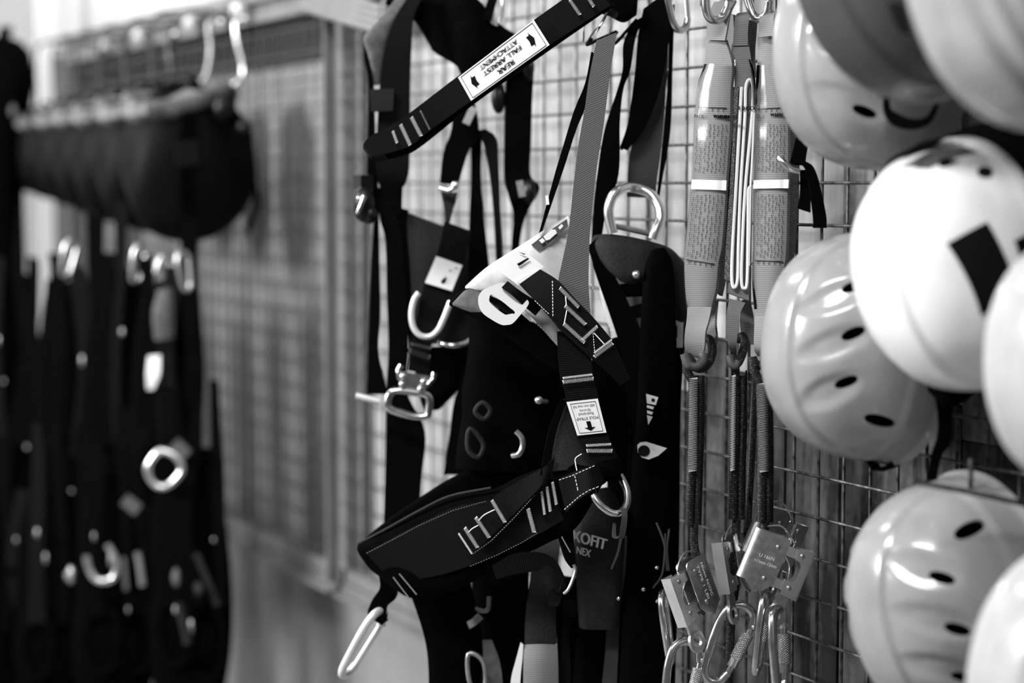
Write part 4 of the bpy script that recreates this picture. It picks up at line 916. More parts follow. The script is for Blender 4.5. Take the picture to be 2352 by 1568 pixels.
q = [PZ(1262, 103, zr(1245) - .004), PZ(1082, 231, zr(1066) - .004), PZ(1052, 178, zr(1066) - .004), PZ(1226, 46, zr(1245) - .004)]   # reading TL TR BR BL (upside down)
b = MB(); poly_on(b, [(0, 0), (1, 0), (1, 1), (0, 1)], q, 0); lb = b.build('rear_label', MT['white_print'], Bh, False)
b = MB()
text_on(b, 'REAR', q, (.40, .66, .60, .84), .0008, 1); text_on(b, 'FALL ARREST', q, (.26, .40, .74, .57), .0008, 1); text_on(b, 'ATTACHMENT', q, (.26, .15, .74, .32), .0008, 1)
for cx, sx in ((.13, 1), (.87, -1)):
    poly_on(b, [(cx + dx * sx * .9, .5 + dy) for dx, dy in ((-.04, 0), (-.002, -.30), (-.002, -.18), (.04, -.18), (.03, 0), (.04, .18), (-.002, .18), (-.002, .30))], q, .0008)
for (u0, v0, u1, v1) in ((.03, .05, .97, .05), (.03, .95, .97, .95), (.03, .05, .03, .95), (.97, .05, .97, .95)):
    dx, dy = (0, .012) if u0 != u1 else (.003, 0); poly_on(b, [(u0 - dx, v0 - dy), (u1 + dx, v0 - dy) if u0 != u1 else (u0 + dx, v0), (u1 + dx, v1 + dy), (u0 - dx, v1 + dy)], q, .0006)
b.build('label_lettering', MT['ink'], lb, False)
b = MB()
for (x1, y1, x2, y2, w_) in ((920, 286, 942, 333, 8), (945, 269, 967, 312, 8), (902, 301, 912, 328, 6), (1309, 0, 1332, 34, 7), (1351, -5, 1364, 15, 7)): bartack(b, x1, y1, x2, y2, zr(x1) - .006, w_)
b.build('white_stitching', MT['white_thread'], Bh)
b = MB(); bartack(b, 966, 255, 987, 297, zr(966) - .006, 3); b.build('grey_stitching', MT['grey_thread'], Bh)
def zg(y): return 2.50 - .02 * y / 700
st = [(1370, 93, 1417, 74), (1353, 179, 1402, 166), (1343, 250, 1392, 245), (1330, 324, 1384, 305), (1320, 400, 1371, 385), (1305, 533, 1356, 523), (1282, 645, 1352, 640), (1279, 700, 1355, 700), (1280, 760, 1360, 770)]
rib(Bh, 'grey_strap', 'grey_web', [s_ + (zg(s_[1]),) for s_ in st], th=.0025)
rib(Bh, 'lanyard_keeper', 'black_web', [(1358, 118, 1364, 122, 2.53), (1344, 190, 1358, 190, 2.53), (1318, 255, 1344, 248, 2.53), (1292, 340, 1323, 300, 2.53), (1274, 400, 1294, 390, 2.53), (1238, 535, 1246, 530, 2.53)], th=.003, n=4)
b = MB(); b.bar(PZ(1256, 449, 2.52), PZ(1258, 470, 2.52), .004, .002, DC(1, 0, 0)); b.build('white_keeper_tag', MT['white_print'], Bh, False)
# waist
zw = 2.55
rib(Bh, 'waist_pad', 'lightgrey_pad', [(1070, 656, 1082, 668, zw + .01), (1120, 612, 1165, 680, zw), (1188, 568, 1245, 715, zw - .01), (1250, 528, 1290, 790, zw - .01), (1305, 495, 1330, 700, zw)], puff=True, th=.02, n=10)
rib(Bh, 'waist_pad_lower', 'lightgrey_pad', [(1196, 690, 1205, 712, zw - .012), (1235, 700, 1236, 745, zw - .016), (1285, 730, 1286, 800, zw - .018), (1305, 750, 1306, 812, zw - .01)], puff=True, th=.012)
rib(Bh, 'waist_pad_binding', 'grey_pad', [(1220, 562, 1238, 578, zw - .022), (1258, 533, 1272, 548, zw - .022), (1302, 503, 1305, 520, zw - .018)], th=.002, n=4)
b = MB()
for pts in ([(1238, 552), (1246, 546), (1252, 553), (1245, 559)], [(1248, 543), (1266, 527), (1276, 527), (1279, 535), (1262, 550), (1254, 552)], [(1282, 522), (1290, 514), (1294, 519), (1286, 527)]): plate(b, pts, zw - .028)
b.build('printed_mark', MT['white_print'], Bh, False)
rib(Bh, 'waist_belt', 'black_pad', [(1045, 690, 1040, 706, zw), (1072, 662, 1062, 718, zw - .01), (1130, 680, 1120, 745, zw - .025), (1190, 715, 1180, 785, zw - .03), (1250, 770, 1245, 830, zw - .03), (1300, 830, 1296, 858, zw - .03)], puff=True, th=.018, n=10)
rib(Bh, 'belt_tip', 'grey_pad', [(1042, 694, 1044, 703, zw - .012), (1074, 664, 1068, 712, zw - .021), (1115, 676, 1105, 722, zw - .028), (1150, 700, 1146, 720, zw - .034)], puff=True, th=.008, n=8)
b = MB(); dashes(b, [(1206, 722), (1240, 750), (1276, 782)], zw - .047, 7, .0006); b.build('belt_stitching', MT['grey_thread'], Bh)
b = MB(); plate(b, [(1133, 612), (1150, 592), (1190, 571), (1216, 585), (1249, 612), (1240, 622), (1212, 645), (1190, 655)], zw - .034); plate(b, [(1186, 645), (1238, 618), (1268, 656), (1232, 684)], zw - .037); lb = b.build('white_label', MT['white_print'], Bh, False)
b = MB(); plate(b, [(1187, 606), (1212, 592), (1216, 594), (1200, 606), (1192, 611)], zw - .0385); plate(b, [(1190, 578), (1207, 583), (1204, 585)], zw - .0385); b.build('printed_mark', MT['ink'], lb, False)
# buckle plate
outer = [(1098, 690), (1101, 676), (1112, 664), (1134, 655), (1154, 649), (1172, 656), (1200, 680), (1214, 692), (1211, 704), (1196, 722), (1178, 742), (1164, 746), (1150, 745), (1128, 733), (1110, 720), (1101, 706)]
inner = [(1124, 683), (1125, 679), (1128, 676), (1132, 677), (1138, 681), (1148, 688), (1160, 697), (1172, 707), (1181, 714), (1182, 720), (1176, 720), (1166, 722), (1160, 722), (1146, 713), (1132, 701), (1124, 692)]
zk = zw - .055
outer = [(p.x, p.y) for p in crom([Vector((x, y, 0)) for x, y in outer], 3, True)]; inner = [(p.x, p.y) for p in crom([Vector((x, y, 0)) for x, y in inner], 3, True)]
n = len(outer); b = MB(); vs = [PZ(x, y, zk) for x, y in outer] + [PZ(x, y, zk) for x, y in inner]; vs += [p + FW * .004 for p in vs]
fs = []
for i in range(n):
    j = (i + 1) % n; fs += [(i, j, n + j, n + i), (2 * n + j, 2 * n + i, 3 * n + i, 3 * n + j), (i, 2 * n + i, 2 * n + j, j), (n + j, 3 * n + j, 3 * n + i, n + i)]
b.add(vs, fs); b.build('buckle_plate', MT['white_paint'], Bh, False)
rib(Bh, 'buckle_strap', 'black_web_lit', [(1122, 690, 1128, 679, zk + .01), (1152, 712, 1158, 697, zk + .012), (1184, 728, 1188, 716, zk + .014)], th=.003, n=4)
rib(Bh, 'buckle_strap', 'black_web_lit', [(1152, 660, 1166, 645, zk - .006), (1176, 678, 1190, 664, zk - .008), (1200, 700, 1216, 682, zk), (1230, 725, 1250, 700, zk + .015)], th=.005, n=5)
# diagonal strap with white box stitching
zd = 2.475
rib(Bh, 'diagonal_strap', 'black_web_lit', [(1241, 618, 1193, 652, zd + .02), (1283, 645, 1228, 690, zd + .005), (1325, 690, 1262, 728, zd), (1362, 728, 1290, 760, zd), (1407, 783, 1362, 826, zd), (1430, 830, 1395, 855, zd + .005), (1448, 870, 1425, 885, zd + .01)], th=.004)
b = MB(); zt = zd - .006
for (x1, y1, x2, y2, w_) in ((1286, 661, 1329, 705, 8), (1298, 702, 1345, 745, 8), (1295, 743, 1343, 786, 8), (1338, 780, 1372, 749, 7), (1365, 819, 1407, 788, 8), (1365, 810, 1405, 780, 4)): bartack(b, x1, y1, x2, y2, zt, w_)
for a_ in ([(1299, 680), (1301, 702)], [(1302, 712), (1296, 743)], [(1364, 764), (1388, 790)]): b.tube(px(*[(x, y, zt) for x, y in a_]), .0007, 5)
dashes(b, [(1269, 645), (1270, 728)], zt, 7); dashes(b, [(1358, 652), (1380, 700), (1400, 748), (1408, 780)], ZC - .037, 7, .0006); dashes(b, [(1228, 690), (1262, 722)], zt, 6, .0004); dashes(b, [(1362, 765), (1366, 808)], zt, 6, .0004)
b.build('white_stitching', MT['white_thread'], Bh)
# pole strap: lower run of the grey strap, its shade put into darker webbing
def zp(y): return 2.485 - .005 * (y - 760) / 300
st = [(1279, 745, 1340, 770), (1281, 800, 1356, 815), (1286, 860, 1362, 858), (1297, 900, 1370, 893), (1302, 925, 1375, 915), (1325, 1000, 1395, 992), (1345, 1040, 1412, 1035), (1368, 1064, 1424, 1062), (1385, 1085, 1426, 1085)]
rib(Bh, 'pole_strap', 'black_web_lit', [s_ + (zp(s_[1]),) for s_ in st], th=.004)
q = [PZ(1393, 993, zp(960) - .005), PZ(1326, 1000, zp(960) - .005), PZ(1301, 923, zp(960) - .005), PZ(1373, 915, zp(960) - .005)]
b = MB(); poly_on(b, [(0, 0), (1, 0), (1, 1), (0, 1)], q, 0); lb = b.build('pole_strap_label', MT['white_print'], Bh, False)
b = MB()
for tx, r in (('POLE STRAP', (.14, .49, .86, .57)), ('Restrained', (.26, .36, .74, .44)), ('fall arrest', (.32, .26, .68, .33)), ('600 mm max fall', (.16, .14, .84, .21))): text_on(b, tx, q, r, .0008)
poly_on(b, [(.43, .62), (.57, .62), (.57, .80), (.68, .80), (.5, .9), (.32, .80), (.43, .80)], q, .0008)
for (u0, v0, u1, v1) in ((.1, .07, .9, .07), (.1, .94, .9, .94)): poly_on(b, [(u0, v0 - .006), (u1, v0 - .006), (u1, v1 + .006), (u0, v1 + .006)], q, .0006)
for u in (.1, .9): poly_on(b, [(u - .007, .07), (u + .007, .07), (u + .007, .94), (u - .007, .94)], q, .0006)
b.build('label_lettering', MT['ink'], lb, False)
b = MB()
for (x1, y1, x2, y2, w_) in ((1293, 877, 1363, 869, 8), (1293, 868, 1360, 860, 4), (1347, 1023, 1403, 1020, 5), (1348, 1035, 1406, 1035, 8)): bartack(b, x1, y1, x2, y2, 2.475, w_)
b.build('white_stitching', MT['white_thread'], Bh)
rib(Bh, 'strap_end_loop', 'black_pad', [(1368, 1062, 1424, 1050, 2.48), (1380, 1090, 1428, 1080, 2.478), (1395, 1104, 1424, 1096, 2.49)], puff=True, th=.014)
# leg gusset and black centre pads
rib(Bh, 'leg_gusset', 'charcoal_fabric', [(1295, 915, 1310, 930, 2.53), (1272, 970, 1335, 1010, 2.53), (1258, 1030, 1362, 1055, 2.525), (1248, 1085, 1372, 1075, 2.52)], puff=True, th=.012)
rib(Bh, 'gusset_binding', 'black_web', [(1290, 912, 1302, 922, 2.515), (1266, 970, 1282, 978, 2.515), (1254, 1020, 1270, 1030, 2.51), (1240, 1090, 1262, 1095, 2.505)], th=.006, n=4)
rib(Bh, 'centre_pad', 'black_pad', [(1066, 690, 1290, 760, 2.66), (1078, 745, 1300, 840, 2.66), (1072, 830, 1310, 900, 2.66), (1060, 900, 1305, 930, 2.66), (1060, 960, 1290, 985, 2.66), (1050, 1020, 1270, 1045, 2.66), (1045, 1075, 1250, 1085, 2.66)], puff=True, th=.05, n=12)
tub(Bh, 'snap_hook', 'bright_steel', [(1236, 916, 2.60), (1246, 921, 2.61), (1256, 920, 2.62)], [.006] * 1 + [.0035] * 12, 10) if False else None
b = MB(); b.ball(PZ(1237, 919, 2.60), .0055, (1, 1, 1)); b.tube(px((1240, 920, 2.60), (1256, 922, 2.61)), .003, 8); b.build('snap_pin', MT['bright_steel'], Bh)
tub(Bh, 'inner_ring', 'bright_steel', [(1185, 990, 2.6), (1198, 1005, 2.6), (1200, 1025, 2.6), (1192, 1042, 2.6), (1178, 1046, 2.61)], .0038, 10)
for pts in ([(1108, 925), (1126, 942), (1112, 962), (1092, 945)], [(1080, 985), (1110, 1020), (1098, 1050), (1075, 1030)]):
    tub(Bh, 'plastic_ladder_lock', 'charcoal_fabric', [(x, y, 2.60) for x, y in pts], .0035, 8, True)
# leg loop
def zl(x): return 2.66 - .16 * (x - 820) / 560
top = [(822, 1250), (889, 1214), (961, 1174), (1034, 1141), (1131, 1123), (1200, 1090), (1290, 1062), (1345, 1070)]
bot = [(871, 1316), (939, 1372), (1030, 1362), (1100, 1328), (1200, 1276), (1262, 1245), (1325, 1210), (1385, 1110)]
rib(Bh, 'leg_loop', 'black_pad', [t_ + b_ + (zl(t_[0]),) for t_, b_ in zip(top, bot)], puff=True, th=.022, n=12)
t2 = [(822, 1250), (889, 1194), (961, 1144), (1034, 1098), (1106, 1069), (1200, 1042), (1260, 1030)]
b2 = [(850, 1285), (900, 1225), (970, 1185), (1040, 1150), (1135, 1130), (1215, 1100), (1280, 1090)]
rib(Bh, 'leg_loop_inner', 'black_pad', [t_ + b_ + (zl(t_[0]) + .05 + .00016 * (t_[0] - 822),) for t_, b_ in zip(t2, b2)], puff=True, th=.012, n=10)
tub(Bh, 'loop_piping', 'charcoal_fabric', [(824, 1248, zl(822)), (892, 1212, zl(889) - .006), (964, 1172, zl(961) - .008), (1034, 1139, zl(1034) - .01), (1128, 1120, zl(1131) - .01)], .0018, 8)
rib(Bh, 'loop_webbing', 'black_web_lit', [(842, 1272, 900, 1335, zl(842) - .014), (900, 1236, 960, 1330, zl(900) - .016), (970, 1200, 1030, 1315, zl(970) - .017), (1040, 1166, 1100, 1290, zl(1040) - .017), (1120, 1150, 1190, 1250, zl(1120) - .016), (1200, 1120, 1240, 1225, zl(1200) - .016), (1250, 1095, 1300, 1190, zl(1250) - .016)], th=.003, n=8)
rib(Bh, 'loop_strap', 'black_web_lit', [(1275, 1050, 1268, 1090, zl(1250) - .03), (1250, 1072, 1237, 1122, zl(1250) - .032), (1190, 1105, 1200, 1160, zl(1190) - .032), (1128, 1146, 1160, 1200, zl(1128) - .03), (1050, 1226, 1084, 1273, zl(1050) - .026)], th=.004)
b = MB()
for (x1, y1, x2, y2, w_) in ((1130, 1149, 1160, 1199, 7), (1093, 1188, 1124, 1234, 7), (1068, 1212, 1097, 1257, 7), (1054, 1225, 1084, 1271, 2.5)): bartack(b, x1, y1, x2, y2, zl(x1) - .037, w_)
for (x1, y1, x2, y2, w_) in ((1213, 1168, 1227, 1222, 8), (1244, 1129, 1251, 1181, 5), (1256, 1118, 1264, 1174, 6), (1269, 1107, 1278, 1158, 6)): bartack(b, x1, y1, x2, y2, zl(x1) - .022, w_)
b.tube(crom(px((1136, 1170, zl(1136) - .037), (1112, 1182, zl(1112) - .037), (1100, 1194, zl(1100) - .036)), 4), .0006, 5); b.tube(crom(px((1098, 1206, zl(1098) - .037), (1084, 1214, zl(1084) - .037), (1076, 1222, zl(1076) - .036)), 4), .0006, 5)
b.build('white_stitching', MT['white_thread'], Bh)
b = MB()
for ln in ([(842, 1270), (900, 1240), (961, 1207), (1040, 1172), (1118, 1150)], [(1086, 1272), (1130, 1240), (1180, 1190), (1230, 1135)], [(1080, 1300), (1140, 1275), (1200, 1245), (1236, 1222)]):
    for (p0, p1) in zip(ln, ln[1:]): dashes(b, [p0, p1], zl((p0[0] + p1[0]) / 2) - .035, 6, .00045, .45)
b.tube(px((903, 1325, zl(870) - .02), (938, 1371, zl(905) - .014)), .0008, 5); b.tube(px((917, 1317, zl(880) - .02), (957, 1365, zl(915) - .016)), .0008, 5)
b.build('grey_stitching', MT['grey_thread'], Bh)
rib(Bh, 'loop_end_tab', 'black_web_lit', [(1282, 1100, 1300, 1176, zl(1280) - .03), (1312, 1086, 1325, 1150, zl(1300) - .034), (1345, 1074, 1352, 1132, 2.465), (1374, 1066, 1386, 1112, 2.468), (1388, 1082, 1396, 1102, 2.49)], th=.004)
b = MB(); dashes(b, [(1284, 1102), (1314, 1092), (1345, 1078), (1368, 1068)], 2.458, 7); dashes(b, [(1320, 1092), (1326, 1118), (1328, 1130)], 2.458, 7); dashes(b, [(1296, 1170), (1330, 1140), (1352, 1126), (1378, 1116)], 2.458, 7)
b.tube(crom(px((1336, 1042, 2.46), (1322, 1052, 2.46), (1322, 1064, 2.46), (1325, 1080, 2.46)), 4), .0007, 5); b.build('white_stitching', MT['white_thread'], Bh)
tub(Bh, 'leg_ring', 'steel', [(1358, 1115, 2.48), (1366, 1142, 2.47), (1384, 1164, 2.465), (1408, 1178, 2.465), (1430, 1174, 2.468), (1441, 1152, 2.475), (1439, 1122, 2.485), (1424, 1092, 2.495)], .0048, 14)
rib(Bh, 'zip_tie', 'midgrey_web', [(1426, 1168, 1440, 1166, 2.455), (1428, 1190, 1441, 1190, 2.452), (1424, 1215, 1438, 1218, 2.455), (1420, 1234, 1432, 1236, 2.46), (1406, 1232, 1416, 1234, 2.465), (1408, 1200, 1414, 1202, 2.475)], th=.002, n=3)
rib(Bh, 'zip_tie_tail', 'midgrey_web', [(1424, 1232, 1430, 1234, 2.46), (1416, 1270, 1421, 1272, 2.465), (1402, 1306, 1406, 1308, 2.47)], th=.0015, n=2)
# dropping straps under the loop
rib(Bh, 'drop_strap', 'black_web', [(1275, 1200, 1315, 1190, 2.55), (1284, 1240, 1318, 1240, 2.545), (1298, 1285, 1324, 1290, 2.54), (1312, 1305, 1326, 1300, 2.54)], th=.006)
b = MB(); b.tube(px((1290, 1232, 2.53), (1310, 1268, 2.528)), .0008, 5); b.build('grey_stitching', MT['grey_thread'], Bh)
tub(Bh, 'wire_gate', 'brushed_steel', [(1318, 1296, 2.54), (1322, 1308, 2.54), (1316, 1330, 2.54), (1306, 1352, 2.54), (1296, 1362, 2.545)], .0022, 8)
rib(Bh, 'under_strap', 'black_web_lit', [(1130, 1300, 1140, 1330, 2.56), (1180, 1272, 1185, 1318, 2.56), (1235, 1268, 1245, 1312, 2.56), (1275, 1285, 1262, 1325, 2.56), (1300, 1330, 1270, 1345, 2.56)], th=.003)
rib(Bh, 'side_release_buckle', 'black_plastic', [(1235, 1312, 1250, 1338, 2.55), (1262, 1300, 1268, 1350, 2.545), (1290, 1325, 1282, 1362, 2.545), (1300, 1345, 1290, 1362, 2.55)], th=.012, n=4)
rib(Bh, 'buckle_prongs', 'black_plastic', [(1258, 1352, 1290, 1352, 2.552), (1256, 1375, 1288, 1378, 2.552), (1262, 1392, 1282, 1392, 2.555)], th=.01, n=4)
# ------------------------------------------------------------------ third harness lying low behind the front one
D = thing('climbing_harness', 'low harness with a broad grey webbing strap hanging under the padded leg loop', 'harness', PZ(1150, 1650, 2.68), 'harnesses in the middle')
rib(D, 'grey_webbing', 'midgrey_web', [(1222, 1190, 1295, 1190, 2.66), (1219, 1315, 1280, 1315, 2.65), (1212, 1378, 1276, 1378, 2.64), (1207, 1470, 1276, 1470, 2.635), (1204, 1620, 1281, 1620, 2.63)], th=.004)
rib(D, 'dark_segment', 'charcoal_fabric', [(1210, 1380, 1277, 1380, 2.632), (1206, 1430, 1277, 1430, 2.628), (1205, 1478, 1278, 1478, 2.626)], th=.002, bulge=.003)  # darker segment laid over the strap
rib(D, 'lit_webbing', 'pack_web', [(1204, 1480, 1280, 1480, 2.622), (1202, 1530, 1282, 1530, 2.615), (1202, 1620, 1283, 1620, 2.615)], th=.003, bulge=.006)  # lower end of the strap, light on it put into a paler web
rib(D, 'leg_strap', 'black_pad', [(935, 1345, 1080, 1330, 2.70), (962, 1420, 1100, 1420, 2.70), (978, 1480, 1110, 1480, 2.70), (984, 1540, 1105, 1540, 2.70), (985, 1640, 1100, 1640, 2.70)], puff=True, th=.03, n=10)
rib(D, 'leg_strap', 'black_pad', [(1080, 1300, 1215, 1290, 2.74), (1090, 1400, 1215, 1400, 2.74), (1100, 1480, 1210, 1480, 2.74), (1100, 1640, 1210, 1640, 2.74)], puff=True, th=.03, n=10)
rib(D, 'leg_strap', 'black_web', [(1270, 1320, 1345, 1330, 2.70), (1275, 1420, 1345, 1420, 2.70), (1280, 1520, 1345, 1520, 2.70), (1280, 1640, 1345, 1640, 2.70)], th=.01)
tub(D, 'slider_frame', 'dull_metal', [(1076, 1502, 2.66), (1110, 1520, 2.66), (1112, 1580, 2.66), (1080, 1570, 2.66)], .0032, 10, True, 5)
tub(D, 'slider_frame', 'dull_metal', [(1076, 1372, 2.7), (1080, 1392, 2.7), (1118, 1402, 2.7), (1124, 1370, 2.7)], .003, 10)
rib(D, 'buckle_tongue', 'dull_metal', [(1072, 1428, 1078, 1444, 2.68), (1086, 1420, 1092, 1436, 2.678), (1098, 1408, 1110, 1420, 2.68)], th=.004, n=4)
rib(D, 'pale_strip', 'white_print', [(1196, 1475, 1202, 1480, 2.62), (1184, 1520, 1200, 1510, 2.62), (1174, 1560, 1196, 1550, 2.62), (1166, 1640, 1190, 1640, 2.62)], th=.003, n=4)
rib(D, 'mesh_fabric', 'grey_pad', [(1108, 1470, 1130, 1470, 2.69), (1112, 1540, 1150, 1530, 2.69), (1120, 1640, 1160, 1640, 2.69)], th=.006)
# ------------------------------------------------------------------ carabiner dangling from the leg loop
rib(Bh, 'gear_loop', 'black_web', [(868, 1310, 905, 1345, 2.68), (872, 1350, 910, 1372, 2.685), (850, 1388, 890, 1392, 2.69), (846, 1412, 888, 1420, 2.69), (876, 1436, 892, 1424, 2.70)], th=.01)
carabiner('pale dangling carabiner at the lower left, below the padded leg loop', 834, 1476, 2.70, (.52, .85, 0), (.9, 0, -.35), 1.0, False, 'pale_steel')
# ------------------------------------------------------------------ short chin strap with a small steel hook, beside the rightmost pack
zs = 2.36
t = H_TOP
rib(t, 'strap_loop', 'black_web', [(1862, 225, 1890, 240, 2.29), (1838, 268, 1868, 283, zs - .03), (1830, 310, 1860, 318, zs), (1820, 350, 1853, 352, zs), (1814, 374, 1850, 378, zs)], th=.003, n=4)
rib(t, 'strap_tail', 'black_web', [(1818, 372, 1846, 368, zs - .006), (1842, 378, 1866, 380, zs - .01), (1855, 405, 1878, 405, zs - .008), (1862, 450, 1888, 445, zs - .006), (1868, 500, 1898, 495, zs - .004), (1868, 523, 1899, 523, zs - .004)], th=.004, n=4)
rib(t, 'strap_tail', 'black_web', [(1838, 390, 1860, 390, zs + .004), (1838, 440, 1862, 440, zs + .004), (1832, 478, 1862, 488, zs + .004)], th=.004, n=4)
tub(t, 'hook', 'steel', [(1789, 362, zs - .008), (1800, 374, zs - .012), (1815, 388, zs - .012), (1835, 394, zs - .01)], .0042, 12)

t = H_WHITE
rib(t, 'strap_tail', 'black_web', [(2170, 850, 2215, 850, 2.07), (2150, 900, 2195, 900, 2.11), (2155, 960, 2186, 960, 2.125), (2154, 1000, 2186, 1010, 2.12), (2138, 1050, 2162, 1052, 2.12), (2128, 1112, 2150, 1115, 2.12)], th=.003, n=4)
rib(t, 'chin_pad', 'black_pad', [(2130, 862, 2140, 905, 2.11), (2170, 868, 2172, 935, 2.10), (2215, 862, 2212, 925, 2.10), (2262, 858, 2255, 890, 2.11)], puff=True, th=.012)
t = thing('mesh_hook', 'double wire hook on the mesh holding the lowest vented helmet', 'hook', PZ(2350, 1165, 2.0))
b = MB(); b.tube(px((2092, 1104, 1.93), (2220, 1128, 1.95), (2352, 1157, 1.97), (2480, 1190, 2.0), (2520, 1200, 2.03)), .0028, 8); b.build('cross_rod', MT['wire_metal'], t)
b = MB(); b.tube(px((2230, 1054, 2.03), (2230, 1090, 2.03), (2229, 1125, 2.04)), .0026, 8); b.tube(px((2229, 1125, 2.04), (2300, 1140, 2.06)), .0026, 8); b.build('upturned_prong', MT['wire_metal'], t)

# details of the top helmets
rib(H_TOP, 'chin_cup', 'black_plastic', [(2030, 205, 2044, 205, 2.03), (2030, 255, 2046, 245, 2.03), (2052, 288, 2058, 258, 2.03), (2098, 298, 2092, 272, 2.03), (2138, 282, 2126, 268, 2.03), (2158, 240, 2146, 238, 2.03), (2164, 200, 2154, 200, 2.03)], th=.004, n=4)
rib(H_DARK, 'headlamp_clip', 'black_plastic', [(2040, 2, 2078, 8, 1.755), (2052, 40, 2086, 45, 1.755), (2072, 78, 2092, 82, 1.755)], th=.006, n=4)
# carabiners that the harnesses hang from
carabiner('bright carabiner above the black yoke of the harness nearest the post', 1144, -8, 2.83, (.05, 1, 0), (.85, 0, -.5), .85, False, 'bright_steel')
carabiner('steel carabiner at the top between the harness straps and the lanyards', 1556, -6, 2.62, (-.1, 1, 0), (.6, 0, -.8), .85, False, 'steel')
t = thing('plastic_hanger', 'clear plastic hanger at the top of the grey strap', 'hanger', PZ(1375, 95, 2.54))
rib(t, 'hanger_body', 'clear_plastic', [(1338, 95, 1350, 98, 2.54), (1342, 60, 1372, 66, 2.535), (1365, 30, 1398, 45, 2.535), (1380, 15, 1420, 30, 2.54)], th=.002, bulge=.006)
rib(t, 'hanger_fold', 'clear_plastic', [(1366, 90, 1400, 80, 2.53), (1376, 60, 1408, 55, 2.53), (1390, 30, 1420, 30, 2.535)], th=.002, bulge=.006)
# ------------------------------------------------------------------ blurred gear at the left: hooks, gear bags, hanging harnesses
def s_hook(label, pts, Z, mtn='dull_metal'):
    t = thing('long_hook', label, 'hook', PZ(pts[-1][0], pts[-1][1], Z), 'long hooks on the left rail')
    tub(t, 'hook_rod', mtn, [(x, y, Z) for x, y in pts], .0055, 10)
    b = MB(); b.ball(PZ(pts[0][0], pts[0][1], Z - .005), .009, (1, 1, .8), 10, 7); b.build('hook_tip', MT['bright_steel'], t)
HK = [([(566, 42), (550, 44), (541, 56), (546, 100), (556, 140), (559, 168), (550, 186), (538, 196)], 4.22, 'tall pale hook nearest the upright post, above the rightmost gear bag'),
      ([(510, 50), (492, 48), (480, 62), (484, 110), (480, 150), (472, 178), (460, 190)], 4.30, 'second tall pale hook from the upright post'),
      ([(404, 78), (392, 80), (386, 96), (390, 140), (394, 172), (384, 186)], 4.42, 'third tall pale hook from the upright post')]
for k_, (pts, Z, lb) in enumerate(HK): s_hook(lb, pts, Z, ('steel', 'dull_metal', 'wire_metal')[k_])
for i, (x, y) in enumerate(((546, 20), (434, 51), (316, 79), (235, 102))):
    b = MB(); p = PW(x, y, .034); b.box(p, .05, .012, .02); b.ball(p + Vector((0, -.008, 0)), .009, (1.4, .6, 1), 10, 6)
    tag(b.build('rail_clip', MT['white_paint'], None, True), ['pale clip on the left top rail, nearest the upright post', 'second pale clip along the left top rail', 'third pale clip along the left top rail', 'pale clip on the left top rail, farthest along'][i], 'clip', 'pale clips on the rail')
# gear bags
def bag_proto():
    t = thing('gear_bag', 'x', 'bag', mw=Matrix.Identity(4))
    nu, nv = 44, 26; vs = []
    for j in range(nv + 1):
        th = math.pi * j / nv
        for i in range(nu):
            a = 2 * math.pi * i / nu
            p = Vector((math.sin(th) * math.cos(a) * .09, math.sin(th) * math.sin(a) * .135, math.cos(th) * .16))
            p.z -= .02 * (p.y / .145) ** 2
            fold = .008 * math.sin(a * 5 + th * 4) + .012 * noise.noise(p * 14)
            p *= 1 + fold * 3.2 * math.sin(th)
            if p.z > .09: p.x *= .8
            vs.append(p)
    fs = [(j * nu + i, (j + 1) * nu + i, (j + 1) * nu + (i + 1) % nu, j * nu + (i + 1) % nu) for j in range(nv) for i in range(nu)]
    b = MB(); b.add(vs, fs); b.build('bag_body', MT['black_nylon'], t, local=True)
    b = MB(); b.tube([Vector((.066 * math.cos(a) , .105 * math.sin(a), .118 + .012 * math.sin(a * 2))) for a in [i * .3927 for i in range(16)]], .021, 10, True); b.v = [p * (1 + .12 * noise.noise(p * 30)) for p in b.v]; b.build('rolled_collar', MT['highlight_nylon'], t, local=True)  # collar in paler nylon, light falling on bag tops put into its colour
    b = MB(); b.ribbon3([Vector((.02, -.05, .12)), Vector((.02, -.03, .17)), Vector((.02, .03, .17)), Vector((.02, .05, .12))], [Vector((-.02, -.05, .12)), Vector((-.02, -.03, .17)), Vector((-.02, .03, .17)), Vector((-.02, .05, .12))], 4, 5, .004); b.build('hanging_loop', MT['black_web'], t, local=True)
    b = MB(); b.ribbon3([Vector((.102, -.03, .1)), Vector((.108, -.05, 0)), Vector((.100, -.06, -.09))], [Vector((.102, .0, .1)), Vector((.108, -.02, 0)), Vector((.100, -.03, -.09))], 4, 5, .004); st_ = b.build('side_strap', MT['black_web'], t, local=True)
    b = MB(); b.box((.11, -.034, .02), .012, .045, .05); b.build('strap_buckle', MT['black_plastic'], st_, False, local=True)
    return t
bp = bag_proto()
BG = [(430, 372, 4.08, 1.04), (352, 368, 4.28, .98), (290, 365, 4.46, .92), (232, 360, 4.64, .87), (178, 356, 4.82, .8), (128, 352, 5.0, .74), (86, 350, 5.17, .68)]
nm = ['largest black gear bag, nearest the upright post', 'second black gear bag from the right in the row', 'third black gear bag from the right in the row', 'fourth black gear bag from the right in the row', 'third black gear bag from the left end of the row', 'second black gear bag from the left end of the row', 'smallest black gear bag at the left end of the row']
